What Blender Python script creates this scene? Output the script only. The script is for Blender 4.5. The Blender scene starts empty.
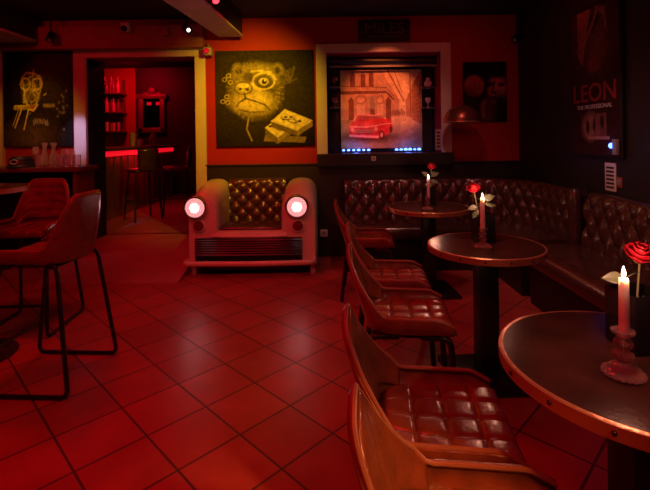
import bpy, bmesh, math, random
import numpy as np
from mathutils import Vector, Matrix

random.seed(7)
rng = np.random.RandomState(11)
PI = math.pi
C = bpy.context.scene.collection
S = bpy.context.scene

# ------------------------------------------------------------------ camera, world, exposure
F, CX, HY, ROLL, EYE = 440.0, 325.0, 138.0, math.radians(0.8), 1.37
cam = bpy.data.cameras.new('camera'); co = bpy.data.objects.new('camera', cam); C.objects.link(co)
co.location = (0, 0, EYE); co.rotation_euler = (PI/2, ROLL, 0)
cam.sensor_width = 36; cam.lens = F/650*36; cam.shift_y = -(245-HY)/650
cam.clip_start = 0.02
S.camera = co
S.view_settings.view_transform = 'Standard'; S.view_settings.look = 'None'
S.view_settings.gamma = 1; S.view_settings.use_curve_mapping = False
S.view_settings.exposure = 0.0
w = bpy.data.worlds.new('world'); S.world = w; w.use_nodes = True
w.node_tree.nodes['Background'].inputs[0].default_value = (0.02, 0.0005, 0.001, 1)
w.node_tree.nodes['Background'].inputs[1].default_value = 0.1
S.cycles.sample_clamp_indirect = 3
S.cycles.max_bounces = 8

RED = (1.0, 0.003, 0.02)
def lamp(name, kind, loc, target, energy, color, size=0.2, angle=90, blend=0.6):
    l = bpy.data.lights.new(name, kind); o = bpy.data.objects.new(name, l); C.objects.link(o)
    o.location = loc; l.energy = energy; l.color = color
    if kind == 'AREA': l.size = size
    else: l.shadow_soft_size = size
    if kind == 'SPOT': l.spot_size = math.radians(angle); l.spot_blend = blend
    if target is not None:
        d = Vector(target)-Vector(loc); o.rotation_euler = d.to_track_quat('-Z', 'Y').to_euler()
    return o
# red ceiling lamps over the tiled floor
lamp('red_ceiling_light', 'AREA', (-2.1, 1.7, 2.72), (-1.9, 1.9, 0), 10, RED, 0.4)
lamp('red_ceiling_light', 'AREA', (-1.7, 3.1, 2.72), (-1.6, 3.1, 0), 14, RED, 0.4)
lamp('pink_beam_fill', 'SPOT', (-0.7, 2.6, 0.9), (-1.08, 4.1, 2.49), 14, (1.0, 0.32, 0.36), 0.05, 42, 0.9)  # unseen light added from below to brighten the beam's underside
lamp('red_ceiling_light', 'AREA', (-0.6, 0.5, 2.72), (-0.7, 0.8, 0), 24, RED, 0.4)
lamp('red_ceiling_light', 'SPOT', (0.3, 3.0, 2.7), (0.8, 2.9, 0), 30, RED, 0.1, 75, 0.9)
lamp('red_wall_spot', 'SPOT', (-0.8, 3.9, 2.6), (-0.9, 5.1, 1.2), 10, RED, 0.06, 100, 0.9)
lamp('red_wall_spot', 'SPOT', (1.3, 3.9, 2.7), (1.4, 5.1, 1.9), 4, RED, 0.06, 90, 0.9)
lamp('red_wall_spot', 'SPOT', (-3.0, 3.6, 2.7), (-2.9, 5.1, 1.9), 10, RED, 0.06, 110, 0.9)
lamp('red_corner_spot', 'SPOT', (1.75, 3.7, 2.68), (2.25, 3.9, 2.75), 2.0, RED, 0.04, 120, 0.9)
# yellow picture spot and a small cool one on the left jamb
YEL = (1.0, 0.60, 0.01)
lamp('yellow_picture_spot', 'SPOT', (-0.55, 3.75, 2.47), (-0.86, 5.1, 1.80), 120, YEL, 0.04, 82, 1.0)
lamp('yellow_picture_spot', 'SPOT', (-3.3, 4.3, 2.36), (-3.3, 5.1, 1.5), 12, YEL, 0.05, 70, 0.9)
lamp('cool_spot', 'SPOT', (-2.7, 4.2, 2.3), (-2.86, 5.1, 1.4), 75, (0.62, 0.5, 1.0), 0.03, 20, 0.9)
lamp('red_car_fill', 'SPOT', (-1.0, 2.4, 2.7), (-0.8, 4.5, 0.4), 55, (1.0, 0.07, 0.07), 0.05, 45, 0.9)  # unseen fill light added to brighten the car front
# warm spot over the wall bench
lamp('warm_spot', 'SPOT', (0.9, 2.6, 2.7), (2.05, 3.3, 0.5), 42, (1.0, 0.42, 0.34), 0.05, 62, 0.9)
lamp('warm_spot', 'SPOT', (1.0, 3.4, 2.7), (0.9, 5.0, 0.6), 28, (1.0, 0.35, 0.28), 0.05, 75, 0.9)
# warm spots on the nearest table and the nearest chair
lamp('warm_spot', 'SPOT', (0.5, 0.2, 2.6), (0.82, 1.25, 0.8), 4, (1.0, 0.6, 0.5), 0.04, 40, 0.9)  # unseen spot added to lighten the candle on the nearest table
lamp('warm_spot', 'SPOT', (1.15, -0.05, 1.9), (0.22, 0.92, 0.55), 150, (1.0, 0.30, 0.07), 0.06, 24, 0.8)
lamp('pink_glass_fill', 'SPOT', (-3.3, 4.3, 2.36), (-3.05, 4.9, 1.15), 9, (1.0, 0.34, 0.36), 0.04, 60, 0.9)  # unseen light added to put highlights on the sideboard glasses

# ------------------------------------------------------------------ picture point -> place
def ray(px, py):
    u, v = (px-CX)/F, (HY-py)/F
    c, s = math.cos(ROLL), math.sin(ROLL)
    return (u*c+v*s, -u*s+v*c)
def at(px, py, d):
    u, v = ray(px, py); return Vector((u*d, d, EYE+v*d))
def on_z(px, py, z):
    u, v = ray(px, py); return at(px, py, (z-EYE)/v)
def on_x(px, py, x):
    u, v = ray(px, py); return at(px, py, x/u)

# ------------------------------------------------------------------ materials
def mat(name, col, rough=0.5, metal=0.0, spec=0.5, bump=0.0, bscale=40.0, vary=0.12, vscale=6.0, coat=0.0, coat_rough=0.1,
        emit=None, estr=0.0, trans=0.0, ior=1.45, rvary=0.0):
    m = bpy.data.materials.new(name); m.use_nodes = True
    nt = m.node_tree; b = nt.nodes['Principled BSDF']
    def I(n): return b.inputs[n]
    I('Base Color').default_value = (*col, 1); I('Roughness').default_value = rough; I('Metallic').default_value = metal
    I('Specular IOR Level').default_value = spec; I('Coat Weight').default_value = coat; I('Coat Roughness').default_value = coat_rough
    I('Transmission Weight').default_value = trans; I('IOR').default_value = ior
    if emit: I('Emission Color').default_value = (*emit, 1); I('Emission Strength').default_value = estr
    tc = nt.nodes.new('ShaderNodeTexCoord')
    if vary > 0:
        n = nt.nodes.new('ShaderNodeTexNoise'); n.inputs['Scale'].default_value = vscale; n.inputs['Detail'].default_value = 4
        nt.links.new(tc.outputs['Object'], n.inputs['Vector'])
        r = nt.nodes.new('ShaderNodeValToRGB')
        r.color_ramp.elements[0].position = 0.3; r.color_ramp.elements[1].position = 0.7
        r.color_ramp.elements[0].color = (*[c*(1-vary) for c in col], 1); r.color_ramp.elements[1].color = (*[min(1, c*(1+vary)) for c in col], 1)
        nt.links.new(n.outputs['Fac'], r.inputs['Fac']); nt.links.new(r.outputs['Color'], I('Base Color'))
        if rvary > 0:
            mr = nt.nodes.new('ShaderNodeMapRange'); mr.inputs['To Min'].default_value = max(0, rough-rvary); mr.inputs['To Max'].default_value = min(1, rough+rvary)
            nt.links.new(n.outputs['Fac'], mr.inputs['Value']); nt.links.new(mr.outputs['Result'], I('Roughness'))
    if bump > 0:
        n2 = nt.nodes.new('ShaderNodeTexNoise'); n2.inputs['Scale'].default_value = bscale; n2.inputs['Detail'].default_value = 5
        nt.links.new(tc.outputs['Object'], n2.inputs['Vector'])
        bp = nt.nodes.new('ShaderNodeBump'); bp.inputs['Strength'].default_value = bump; bp.inputs['Distance'].default_value = 0.01
        nt.links.new(n2.outputs['Fac'], bp.inputs['Height']); nt.links.new(bp.outputs['Normal'], I('Normal'))
    return m

def tile_mat():
    m = mat('terracotta_tiles', (0.42, 0.15, 0.11), 0.5, vary=0)
    nt = m.node_tree; b = nt.nodes['Principled BSDF']
    tc = nt.nodes.new('ShaderNodeTexCoord'); mp = nt.nodes.new('ShaderNodeMapping')
    mp.inputs['Rotation'].default_value = (0, 0, -PI/4); mp.inputs['Location'].default_value = (-0.54, -1.735, 0)
    nt.links.new(tc.outputs['Object'], mp.inputs['Vector'])
    br = nt.nodes.new('ShaderNodeTexBrick'); br.offset = 0.0; br.squash = 1.0
    br.inputs['Scale'].default_value = 1; br.inputs['Brick Width'].default_value = 0.305; br.inputs['Row Height'].default_value = 0.305
    br.inputs['Mortar Size'].default_value = 0.0065; br.inputs['Mortar Smooth'].default_value = 0.35; br.inputs['Bias'].default_value = 0
    br.inputs['Color1'].default_value = (0.50, 0.10, 0.085, 1); br.inputs['Color2'].default_value = (0.38, 0.075, 0.065, 1)
    br.inputs['Mortar'].default_value = (0.10, 0.055, 0.045, 1)
    nt.links.new(mp.outputs['Vector'], br.inputs['Vector'])
    n = nt.nodes.new('ShaderNodeTexNoise'); n.inputs['Scale'].default_value = 5; n.inputs['Detail'].default_value = 6
    nt.links.new(tc.outputs['Object'], n.inputs['Vector'])
    mx = nt.nodes.new('ShaderNodeMix'); mx.data_type = 'RGBA'; mx.blend_type = 'MULTIPLY'; mx.inputs['Factor'].default_value = 0.5
    rp = nt.nodes.new('ShaderNodeValToRGB'); rp.color_ramp.elements[0].color = (0.55, 0.55, 0.55, 1); rp.color_ramp.elements[0].position = 0.3
    rp.color_ramp.elements[1].position = 0.7
    nt.links.new(n.outputs['Fac'], rp.inputs['Fac'])
    nt.links.new(br.outputs['Color'], mx.inputs['A']); nt.links.new(rp.outputs['Color'], mx.inputs['B'])
    nt.links.new(mx.outputs['Result'], b.inputs['Base Color'])
    mr = nt.nodes.new('ShaderNodeMapRange'); mr.inputs['To Min'].default_value = 0.24; mr.inputs['To Max'].default_value = 0.46
    nt.links.new(n.outputs['Fac'], mr.inputs['Value']); nt.links.new(mr.outputs['Result'], b.inputs['Roughness'])
    n2 = nt.nodes.new('ShaderNodeTexNoise'); n2.inputs['Scale'].default_value = 55; n2.inputs['Detail'].default_value = 4
    nt.links.new(tc.outputs['Object'], n2.inputs['Vector'])
    ad = nt.nodes.new('ShaderNodeMath'); ad.operation = 'MULTIPLY_ADD'; ad.inputs[1].default_value = 0.10
    sb = nt.nodes.new('ShaderNodeMath'); sb.operation = 'MULTIPLY'; sb.inputs[1].default_value = -0.6
    nt.links.new(br.outputs['Fac'], sb.inputs[0])
    nt.links.new(n2.outputs['Fac'], ad.inputs[0]); nt.links.new(sb.outputs[0], ad.inputs[2])
    bp = nt.nodes.new('ShaderNodeBump'); bp.inputs['Strength'].default_value = 0.5; bp.inputs['Distance'].default_value = 0.008
    nt.links.new(ad.outputs[0], bp.inputs['Height']); nt.links.new(bp.outputs['Normal'], b.inputs['Normal'])
    return m

M = {}
M['tile'] = tile_mat()
M['landing'] = mat('smooth_floor', (0.40, 0.16, 0.15), 0.42, bump=0.15, bscale=20, rvary=0.1)
M['bar_floor'] = mat('bar_floor', (0.30, 0.12, 0.12), 0.4, bump=0.1)
M['red_wall'] = mat('red_wall_paint', (0.35, 0.006, 0.009), 0.7, bump=0.15, bscale=60, vary=0.08)
M['black_wall'] = mat('black_wall_paint', (0.018, 0.014, 0.012), 0.55, bump=0.1, bscale=60)
M['black'] = mat('black_paint', (0.012, 0.010, 0.010), 0.5)
M['ceiling'] = mat('black_ceiling', (0.015, 0.012, 0.012), 0.8)
M['beam'] = mat('beam_paint', (0.42, 0.30, 0.26), 0.6, bump=0.1)
M['lintel'] = mat('lintel_paint', (0.30, 0.09, 0.06), 0.6, bump=0.1)
M['white_trim'] = mat('cream_trim_paint', (0.62, 0.55, 0.47), 0.5, vary=0.06, bump=0.05)
M['cream'] = mat('cream_car_paint', (0.66, 0.58, 0.47), 0.3, coat=0.5, vary=0.05)
M['chrome'] = mat('chrome', (0.6, 0.58, 0.58), 0.18, 1.0, vary=0.05)
M['chrome_dull'] = mat('dull_chrome', (0.16, 0.14, 0.14), 0.3, 1.0, vary=0.1)
M['darkmetal'] = mat('dark_metal', (0.05, 0.045, 0.045), 0.35, 0.8)
M['blackmetal'] = mat('black_powder_metal', (0.012, 0.012, 0.012), 0.35, 0.0, 0.5)
M['leather'] = mat('cognac_leather', (0.20, 0.055, 0.024), 0.24, bump=0.2, bscale=90, vary=0.25, vscale=14, rvary=0.06, coat=0.4, coat_rough=0.15)
M['stitch'] = mat('leather_edge', (0.28, 0.12, 0.07), 0.35, bump=0.2, bscale=150)
M['leather_dark'] = mat('dark_leather', (0.060, 0.027, 0.020), 0.25, bump=0.15, bscale=80, vary=0.25, vscale=10, coat=0.6, coat_rough=0.16)
M['wood'] = mat('dark_table_wood', (0.040, 0.014, 0.010), 0.27, spec=0.35, bump=0.12, bscale=30, vary=0.3, vscale=9)
M['copper'] = mat('copper_edge', (0.55, 0.24, 0.13), 0.35, 0.6, bump=0.2, bscale=60)
M['copper_dark'] = mat('dark_copper', (0.22, 0.07, 0.05), 0.3, 0.7, bump=0.1)
M['wax'] = mat('white_wax', (0.85, 0.76, 0.70), 0.4, vary=0.04)
M['wax'].node_tree.nodes['Principled BSDF'].inputs['Subsurface Weight'].default_value = 0.6
M['wax'].node_tree.nodes['Principled BSDF'].inputs['Subsurface Radius'].default_value = (0.03, 0.02, 0.015)
M['wax'].node_tree.nodes['Principled BSDF'].inputs['Subsurface Scale'].default_value = 1.0
M['wick'] = mat('burnt_wick', (0.02, 0.02, 0.02), 0.9)
M['flame'] = mat('candle_flame', (1, 0.8, 0.5), 0.5, vary=0, emit=(1.0, 0.78, 0.5), estr=40)
M['glass'] = mat('clear_glass', (1, 0.92, 0.92), 0.05, vary=0, trans=0.85, spec=0.9)
M['pinkglass'] = mat('pink_cut_glass', (1.0, 0.82, 0.80), 0.04, vary=0, trans=0.88, spec=0.9)
M['blackglass'] = mat('black_glass', (0.006, 0.005, 0.006), 0.12, vary=0, spec=0.7)
M['rose'] = mat('rose_petal', (0.40, 0.008, 0.018), 0.5, vary=0.2, vscale=20)
M['leaf'] = mat('rose_leaf', (0.075, 0.10, 0.055), 0.45, vary=0.2, vscale=30)
M['stem'] = mat('rose_stem', (0.16, 0.17, 0.07), 0.6)
M['bulb'] = mat('headlight_lens', (1, 0.9, 0.88), 0.2, vary=0, emit=(1.0, 0.42, 0.42), estr=0.75)
M['bulb_core'] = mat('headlight_bulb', (1, 0.9, 0.88), 0.2, vary=0, emit=(1.0, 0.80, 0.78), estr=12)
M['redlens'] = mat('red_signal_lens', (0.16, 0.01, 0.012), 0.15, vary=0.1)
M['redbulb'] = mat('red_lamp_glow', (1, 0.1, 0.1), 0.3, vary=0, emit=(1.0, 0.03, 0.05), estr=4)
M['whitebulb'] = mat('spot_bulb_glow', (1, 0.9, 0.9), 0.3, vary=0, emit=(1.0, 0.8, 0.75), estr=3)
M['blueled'] = mat('blue_led', (0.2, 0.3, 1), 0.3, vary=0, emit=(0.10, 0.22, 1.0), estr=5)
M['redled'] = mat('red_led', (1, 0.1, 0.1), 0.3, vary=0, emit=(1.0, 0.006, 0.02), estr=0.8)
M['white'] = mat('white_plastic', (0.7, 0.66, 0.64), 0.45, vary=0.05)
M['grey'] = mat('grey_plastic', (0.3, 0.28, 0.28), 0.5)
M['letter_dim'] = mat('sign_letter_paint', (0.12, 0.055, 0.05), 0.6)
M['letter_red'] = mat('red_title_ink', (0.30, 0.02, 0.02), 0.6)
M['ink'] = mat('dark_ink', (0.03, 0.025, 0.025), 0.7)
M['cup'] = mat('paper_cup', (0.7, 0.62, 0.62), 0.5, vary=0.05)
M['bottle'] = mat('bottle_glass', (0.25, 0.10, 0.08), 0.1, vary=0.3, vscale=3)
M['bottle_light'] = mat('pale_bottle_glass', (0.6, 0.35, 0.33), 0.15, vary=0.3, vscale=3)
M['barwood'] = mat('bar_wood', (0.16, 0.06, 0.05), 0.35, bump=0.15)
M['mirror'] = mat('old_mirror', (0.25, 0.2, 0.2), 0.12, 1.0, vary=0.3)
M['carved'] = mat('carved_frame', (0.16, 0.08, 0.075), 0.4, 0.3, bump=0.6, bscale=45)

def art_mat(name, rough=0.6):
    m = bpy.data.materials.new(name); m.use_nodes = True; nt = m.node_tree
    a = nt.nodes.new('ShaderNodeAttribute'); a.attribute_name = 'paint'
    n = nt.nodes.new('ShaderNodeTexNoise'); n.inputs['Scale'].default_value = 120
    bp = nt.nodes.new('ShaderNodeBump'); bp.inputs['Strength'].default_value = 0.1
    b = nt.nodes['Principled BSDF']; b.inputs['Roughness'].default_value = rough; b.inputs['Specular IOR Level'].default_value = 0.08
    nt.links.new(n.outputs['Fac'], bp.inputs['Height']); nt.links.new(bp.outputs['Normal'], b.inputs['Normal'])
    nt.links.new(a.outputs['Color'], b.inputs['Base Color']); return m
M['canvas'] = art_mat('painted_canvas', 0.7)

# ------------------------------------------------------------------ mesh helpers
class MB:
    def __init__(s): s.bm = bmesh.new()
    def box(s, a, b, bev=0.0, rot=None, seg=2):
        a, b = Vector(a), Vector(b); c = (a+b)/2; d = b-a
        g = bmesh.ops.create_cube(s.bm, size=1)
        vs = g['verts']; bmesh.ops.scale(s.bm, vec=(abs(d.x), abs(d.y), abs(d.z)), verts=vs)
        if bev > 0:
            es = list({e for v in vs for e in v.link_edges})
            r = bmesh.ops.bevel(s.bm, geom=es, offset=bev, segments=seg, affect='EDGES', profile=0.5)
            vs = list({v for f in r['faces'] for v in f.verts} | {v for v in vs if v.is_valid})
        if rot is not None: bmesh.ops.transform(s.bm, matrix=rot, verts=vs)
        bmesh.ops.translate(s.bm, vec=c, verts=vs); return s
    def rings(s, rings, cap0=True, cap1=True, closed=True, loop=False):
        vv = [[s.bm.verts.new(p) for p in r] for r in rings]
        n = len(vv[0]); m = len(vv)
        for i in range(m if loop else m-1):
            A, B = vv[i], vv[(i+1) % m]
            for j in range(n if closed else n-1):
                k = (j+1) % n
                try: s.bm.faces.new((A[j], A[k], B[k], B[j]))
                except ValueError: pass
        if closed and not loop:
            if cap0 and n > 2: s.bm.faces.new(vv[0][::-1])
            if cap1 and n > 2: s.bm.faces.new(vv[-1])
        return vv
    def grid(s, P):
        return s.rings(P, closed=False)
    def cyl(s, a, b, r0, r1=None, n=20):
        a, b = Vector(a), Vector(b); r1 = r0 if r1 is None else r1
        d = (b-a).normalized(); u = d.orthogonal().normalized(); v = d.cross(u)
        R = []
        for p, r in ((a, r0), (b, r1)):
            R.append([p+(u*math.cos(t)+v*math.sin(t))*r for t in [2*PI*i/n for i in range(n)]])
        s.rings(R); return s
    def lathe(s, prof, c=(0, 0, 0), n=28, rib=0.0, nrib=0, axis=None):
        R = []
        Mx = axis.to_matrix().to_4x4() if axis is not None else Matrix.Identity(4)
        c = Vector(c)
        for r, z in prof:
            ring = []
            for i in range(n):
                t = 2*PI*i/n; rr = r*(1+rib*math.cos(nrib*t)) if rib else r
                ring.append(c + (Mx @ Vector((rr*math.cos(t), rr*math.sin(t), z))))
            R.append(ring)
        s.rings(R); return s
    def tube(s, pts, r, n=10, closed=False):
        pts = [Vector(p) for p in pts]; R = []; m = len(pts)
        prev = None
        for i, p in enumerate(pts):
            if closed: t = pts[(i+1) % m]-pts[i-1]
            else: t = pts[min(i+1, m-1)]-pts[max(i-1, 0)]
            t.normalize()
            u = t.orthogonal().normalized() if prev is None else (prev - t*prev.dot(t)).normalized()
            prev = u; v = t.cross(u)
            rr = r[i] if isinstance(r, (list, tuple)) else r
            R.append([p+(u*math.cos(a)+v*math.sin(a))*rr for a in [2*PI*k/n for k in range(n)]])
        s.rings(R, loop=closed); return s
    def ball(s, c, r, sx=1, sy=1, sz=1, n=16, rot=None):
        g = bmesh.ops.create_uvsphere(s.bm, u_segments=n, v_segments=max(6, n//2), radius=r)
        vs = g['verts']; bmesh.ops.scale(s.bm, vec=(sx, sy, sz), verts=vs)
        if rot is not None: bmesh.ops.transform(s.bm, matrix=rot, verts=vs)
        bmesh.ops.translate(s.bm, vec=c, verts=vs); return s
    def prism(s, pts, axis, a, b):
        def P(p, t):
            if axis == 'x': return Vector((t, p[0], p[1]))
            if axis == 'y': return Vector((p[0], t, p[1]))
            return Vector((p[0], p[1], t))
        s.rings([[P(p, a) for p in pts], [P(p, b) for p in pts]]); return s
    def build(s, name, material, parent=None, smooth=True, world=True, angle=40):
        bm = s.bm
        bmesh.ops.recalc_face_normals(bm, faces=bm.faces)
        if parent is not None and world:
            off = Vector((0, 0, 0)); p = parent
            while p is not None: off += p.location; p = p.parent
            bmesh.ops.translate(bm, vec=-off, verts=bm.verts)
        me = bpy.data.meshes.new(name)
        if smooth:
            for f in bm.faces: f.smooth = True
            for e in bm.edges:
                if len(e.link_faces) == 2 and e.calc_face_angle(0) > math.radians(angle): e.smooth = False
        bm.to_mesh(me); bm.free()
        me.materials.append(material)
        o = bpy.data.objects.new(name, me); C.objects.link(o)
        if parent is not None: o.parent = parent
        return o

def rounded(pts, r, n=6, closed=False):
    """polyline with its inner corners rounded"""
    pts = [Vector(p) for p in pts]; out = []; m = len(pts)
    for i, p in enumerate(pts):
        if not closed and i in (0, m-1): out.append(p); continue
        a, b = pts[i-1], pts[(i+1) % m]
        da, db = (a-p), (b-p); ra = min(r, da.length*0.49); rb = min(r, db.length*0.49)
        A, B = p+da.normalized()*ra, p+db.normalized()*rb
        for k in range(n+1):
            t = k/n; out.append(A*(1-t)**2+p*2*t*(1-t)+B*t*t)
    return out

def tag(o, label, cat, group=None):
    o['label'] = label; o['category'] = cat; o['kind'] = 'thing'
    if group: o['group'] = group
    return o
def thing(name, label, cat, loc=(0, 0, 0), group=None, rz=0):
    o = bpy.data.objects.new(name, None); C.objects.link(o); o.location = loc; o.rotation_euler = (0, 0, rz)
    o.empty_display_size = 0.1
    return tag(o, label, cat, group)
def struct(o):
    o['kind'] = 'structure'; return o
def children(o): return [c for c in bpy.data.objects if c.parent == o]
def dup(root, loc, rz, label=None):
    def cp(o, parent):
        c = o.copy(); C.objects.link(c)
        if parent is not None: c.parent = parent
        for ch in children(o): cp(ch, c)
        return c
    r = cp(root, None); r.location = loc; r.rotation_euler = (0, 0, rz)
    if label: r['label'] = label
    return r
def solid(o, t, offset=0.0):
    m = o.modifiers.new('thick', 'SOLIDIFY'); m.thickness = t; m.offset = offset; return o
def text(body, size, mtl, parent, loc, rot, extrude=0.003, name='lettering', sx=1.0, bold=0.0):
    cu = bpy.data.curves.new(name, 'FONT'); cu.body = body; cu.size = size; cu.extrude = extrude; cu.offset = bold
    cu.align_x = 'CENTER'; cu.align_y = 'CENTER'
    t = bpy.data.objects.new('tmp', cu); C.objects.link(t)
    bpy.context.view_layer.update()
    me = bpy.data.meshes.new_from_object(t.evaluated_get(bpy.context.evaluated_depsgraph_get()))
    bpy.data.objects.remove(t)
    me.name = name; me.materials.clear(); me.materials.append(mtl)
    o = bpy.data.objects.new(name, me); C.objects.link(o); o.scale = (sx, 1, 1)
    o.rotation_euler = rot; o.location = Vector(loc)-(parent.location if parent else Vector()); o.parent = parent
    return o

# ------------------------------------------------------------------ the setting
WY, WX, CEIL, DADO = 5.1, 2.25, 2.77, 1.06
DX0, DX1, DZ = at(85, 57, WY).x, at(195, 57, WY).x, at(140, 57, WY).z
NX0, NX1, NZ0, NZ1 = at(327, 100, WY).x, at(441, 100, WY).x, at(384, 153, WY).z, at(384, 52, WY).z
LX = -4.3

b = MB(); b.box((LX, -1.3, -0.1), (2.4, WY+0.05, 0)); struct(b.build('floor', M['tile'], smooth=False))
b = MB(); b.prism([(4.19, 0), (4.195, 0.014), (5.2, 0.2), (5.2, 0)], 'x', -2.79, -1.42); struct(b.build('trim_1', M['landing'], smooth=False))
b = MB(); b.box((LX, -1.3, CEIL), (2.4, WY+0.3, CEIL+0.1)); struct(b.build('ceiling', M['ceiling'], smooth=False))
# back wall: red above, openings for doorway and niche
b = MB()
T = WY+0.3
b.box((LX, WY, DADO), (DX0, T, CEIL)); b.box((DX0, WY, DZ), (DX1, T, CEIL)); b.box((DX1, WY, DADO), (NX0, T, CEIL))
b.box((NX0, WY, DADO), (NX1, T, NZ0)); b.box((NX0, WY, NZ1), (NX1, T, CEIL)); b.box((NX1, WY, DADO), (2.4, T, CEIL))
struct(b.build('wall_back', M['red_wall'], smooth=False))
b = MB()
b.box((LX, WY-0.015, 0), (DX0-0.1, T, DADO)); b.box((DX1+0.1, WY-0.015, 0), (2.4, T, DADO))
b.box((DX0-0.1, WY, 0), (DX0, T, DADO)); b.box((DX1, WY, 0), (DX1+0.1, T, DADO))
b.box((DX1+0.1, WY-0.03, DADO), (2.25, WY, DADO+0.02), 0.004)
struct(b.build('trim_2', M['black_wall'], smooth=False))
b = MB(); b.box((WX, -1.3, 0), (WX+0.15, WY, CEIL)); struct(b.build('wall_right', M['black_wall'], smooth=False))
b = MB(); b.box((LX-0.15, -1.3, 0), (LX, T, CEIL)); struct(b.build('wall_left', M['black_wall'], smooth=False))
b = MB(); b.box((LX, -1.45, 0), (2.4, -1.3, CEIL)); struct(b.build('wall_front', M['black_wall'], smooth=False))

# door casing
b = MB()
jl0, jl1 = at(73.5, 100, WY-.03).x, at(85.5, 100, WY-.03).x
jr0, jr1 = at(195, 100, WY-.03).x, at(205.5, 100, WY-.03).x
hz0, hz1 = at(140, 57, WY-.03).z, at(140, 48, WY-.03).z
b.box((jl0, WY-0.03, 0), (jl1, WY+0.02, hz0), 0.004); b.box((jr0, WY-0.03, 0), (jr1, WY+0.02, hz0), 0.004)
b.box((jl0, WY-0.03, hz0), (jr1, WY+0.02, hz1), 0.004)
struct(b.build('door_1', M['white_trim'], smooth=False))
# black lining of the deep doorway, splayed on the left
b = MB()
STEP = 0.2
b.prism([(DX0, WY), (DX0+0.01, WY), (-2.745, 5.5), (-2.95, 5.5), (DX0-0.05, WY+0.3)], 'z', 0, 2.6)
b.box((DX1-0.02, WY+0.02, 0), (DX1+0.08, 5.5, 2.6)); b.box((-2.9, WY+0.02, DZ+0.015), (DX1+0.05, 5.5, DZ+0.2))
struct(b.build('trim_3', M['black'], smooth=False))
b = MB(); b.box((-2.95, 5.2, 0), (DX1, 5.55, STEP), 0.008); struct(b.build('trim_4', M['landing'], smooth=False))
# bar room shell
BY = 9.6
b = MB(); b.box((-5.6, 5.5, STEP-0.1), (-0.25, BY, STEP)); struct(b.build('floor_bar', M['bar_floor'], smooth=False))
b = MB(); b.box((-5.6, 5.4, 2.95), (-0.25, BY, 3.05)); struct(b.build('ceiling_bar', M['ceiling'], smooth=False))
b = MB(); b.box((-5.6, BY, 0), (at(136, 90, BY).x, BY+0.1, 2.95)); struct(b.build('wall_bar_back', M['red_wall'], smooth=False))
b = MB(); b.box((at(136, 90, BY).x, BY-0.03, 0), (-0.25, BY+0.1, 2.95)); struct(b.build('trim_5', M['black_wall'], smooth=False))
b = MB(); b.box((-5.7, 5.4, 0), (-5.6, BY, 2.95)); struct(b.build('wall_bar_left', M['black_wall'], smooth=False))
b = MB(); b.box((-0.25, 5.4, 0), (-0.15, BY, 2.95)); struct(b.build('wall_bar_right', M['black_wall'], smooth=False))
b = MB(); b.box((-5.6, 5.42, 0), (-2.95, 5.5, 2.95)); b.box((DX1+0.08, 5.42, 0), (-0.25, 5.5, 2.95)); b.box((-2.95, 5.42, DZ+0.15), (DX1+0.08, 5.5, 2.95))
struct(b.build('wall_bar_front', M['black_wall'], smooth=False))

# niche lining and casing
b = MB()
ND = WY+0.42
b.box((NX0-0.03, ND, NZ0-0.03), (NX1+0.03, ND+0.03, NZ1+0.03)); b.box((NX0-0.03, WY+0.01, NZ0-0.03), (NX0, ND, NZ1+0.03)); b.box((NX1, WY+0.01, NZ0-0.03), (NX1+0.03, ND, NZ1+0.03))
b.box((NX0, WY+0.01, NZ0-0.03), (NX1, ND, NZ0)); b.box((NX0, WY+0.01, NZ1), (NX1, ND, NZ1+0.03))
struct(b.build('trim_6', M['black'], smooth=False))
b = MB()
fx0, fx1, fz1 = at(316.5, 100, WY-.03).x, at(451.5, 100, WY-.03).x, at(384, 43, WY-.03).z
b.box((fx0, WY-0.03, NZ0-0.02), (NX0, WY+0.02, fz1), 0.004); b.box((NX1, WY-0.03, NZ0-0.12), (fx1, WY+0.02, fz1), 0.004)
b.box((NX0, WY-0.03, NZ1), (NX1, WY+0.02, fz1), 0.004)
struct(b.build('window_1', M['white_trim'], smooth=False))
b = MB(); b.box((fx0, WY-0.12, DADO-0.01), (NX1+0.10, WY+0.01, NZ0), 0.006); struct(b.build('trim_7', M['black'], smooth=False))
# ceiling beams, their shaded sides and lit undersides put into colour; lintel band
q0, q1 = at(219, 37, 4.9), at(243, 37, 4.9)
plan = [(q0.x, 4.9), (q1.x, 4.9), (q1.x-0.068*6.1, -1.2), (q0.x-0.105*6.1, -1.2)]
b = MB(); b.prism([(q0.x+0.006, 4.895), (q1.x-0.006, 4.895), (q1.x-0.068*6.1-0.006, -1.2), (q0.x-0.105*6.1+0.006, -1.2)], 'z', q0.z+0.02, CEIL); struct(b.build('trim_8', M['black'], smooth=False))
b = MB(); b.prism(plan, 'z', q0.z, q0.z+0.02); struct(b.build('trim_12', M['beam'], smooth=False))
p1 = at(36, 43, 4.9)
b = MB(); b.box((p1.x-0.5, -1.2, p1.z+0.035), (p1.x-0.006, 4.895, CEIL)); struct(b.build('trim_9', M['black'], smooth=False))
b = MB(); b.box((p1.x-0.5, -1.2, p1.z+0.01), (p1.x, 4.9, p1.z+0.035)); struct(b.build('trim_13', M['beam'], smooth=False))
b = MB(); b.box((LX, 4.96, at(140, 46, 4.96).z), (jr1, WY, at(140, 25, 4.96).z), 0.006)
b.box((LX, 4.93, at(140, 47.5, 4.93).z), (jr1, WY, at(140, 45.5, 4.93).z)); struct(b.build('trim_10', M['lintel'], smooth=False))
# pale upright at the far left of the picture wall
b = MB(); b.box((at(-9, 100, 5.07).x, 5.04, DADO), (at(3, 100, 5.07).x, WY, at(140, 48, 5.0).z), 0.004); struct(b.build('trim_11', M['white_trim'], smooth=False))

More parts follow.
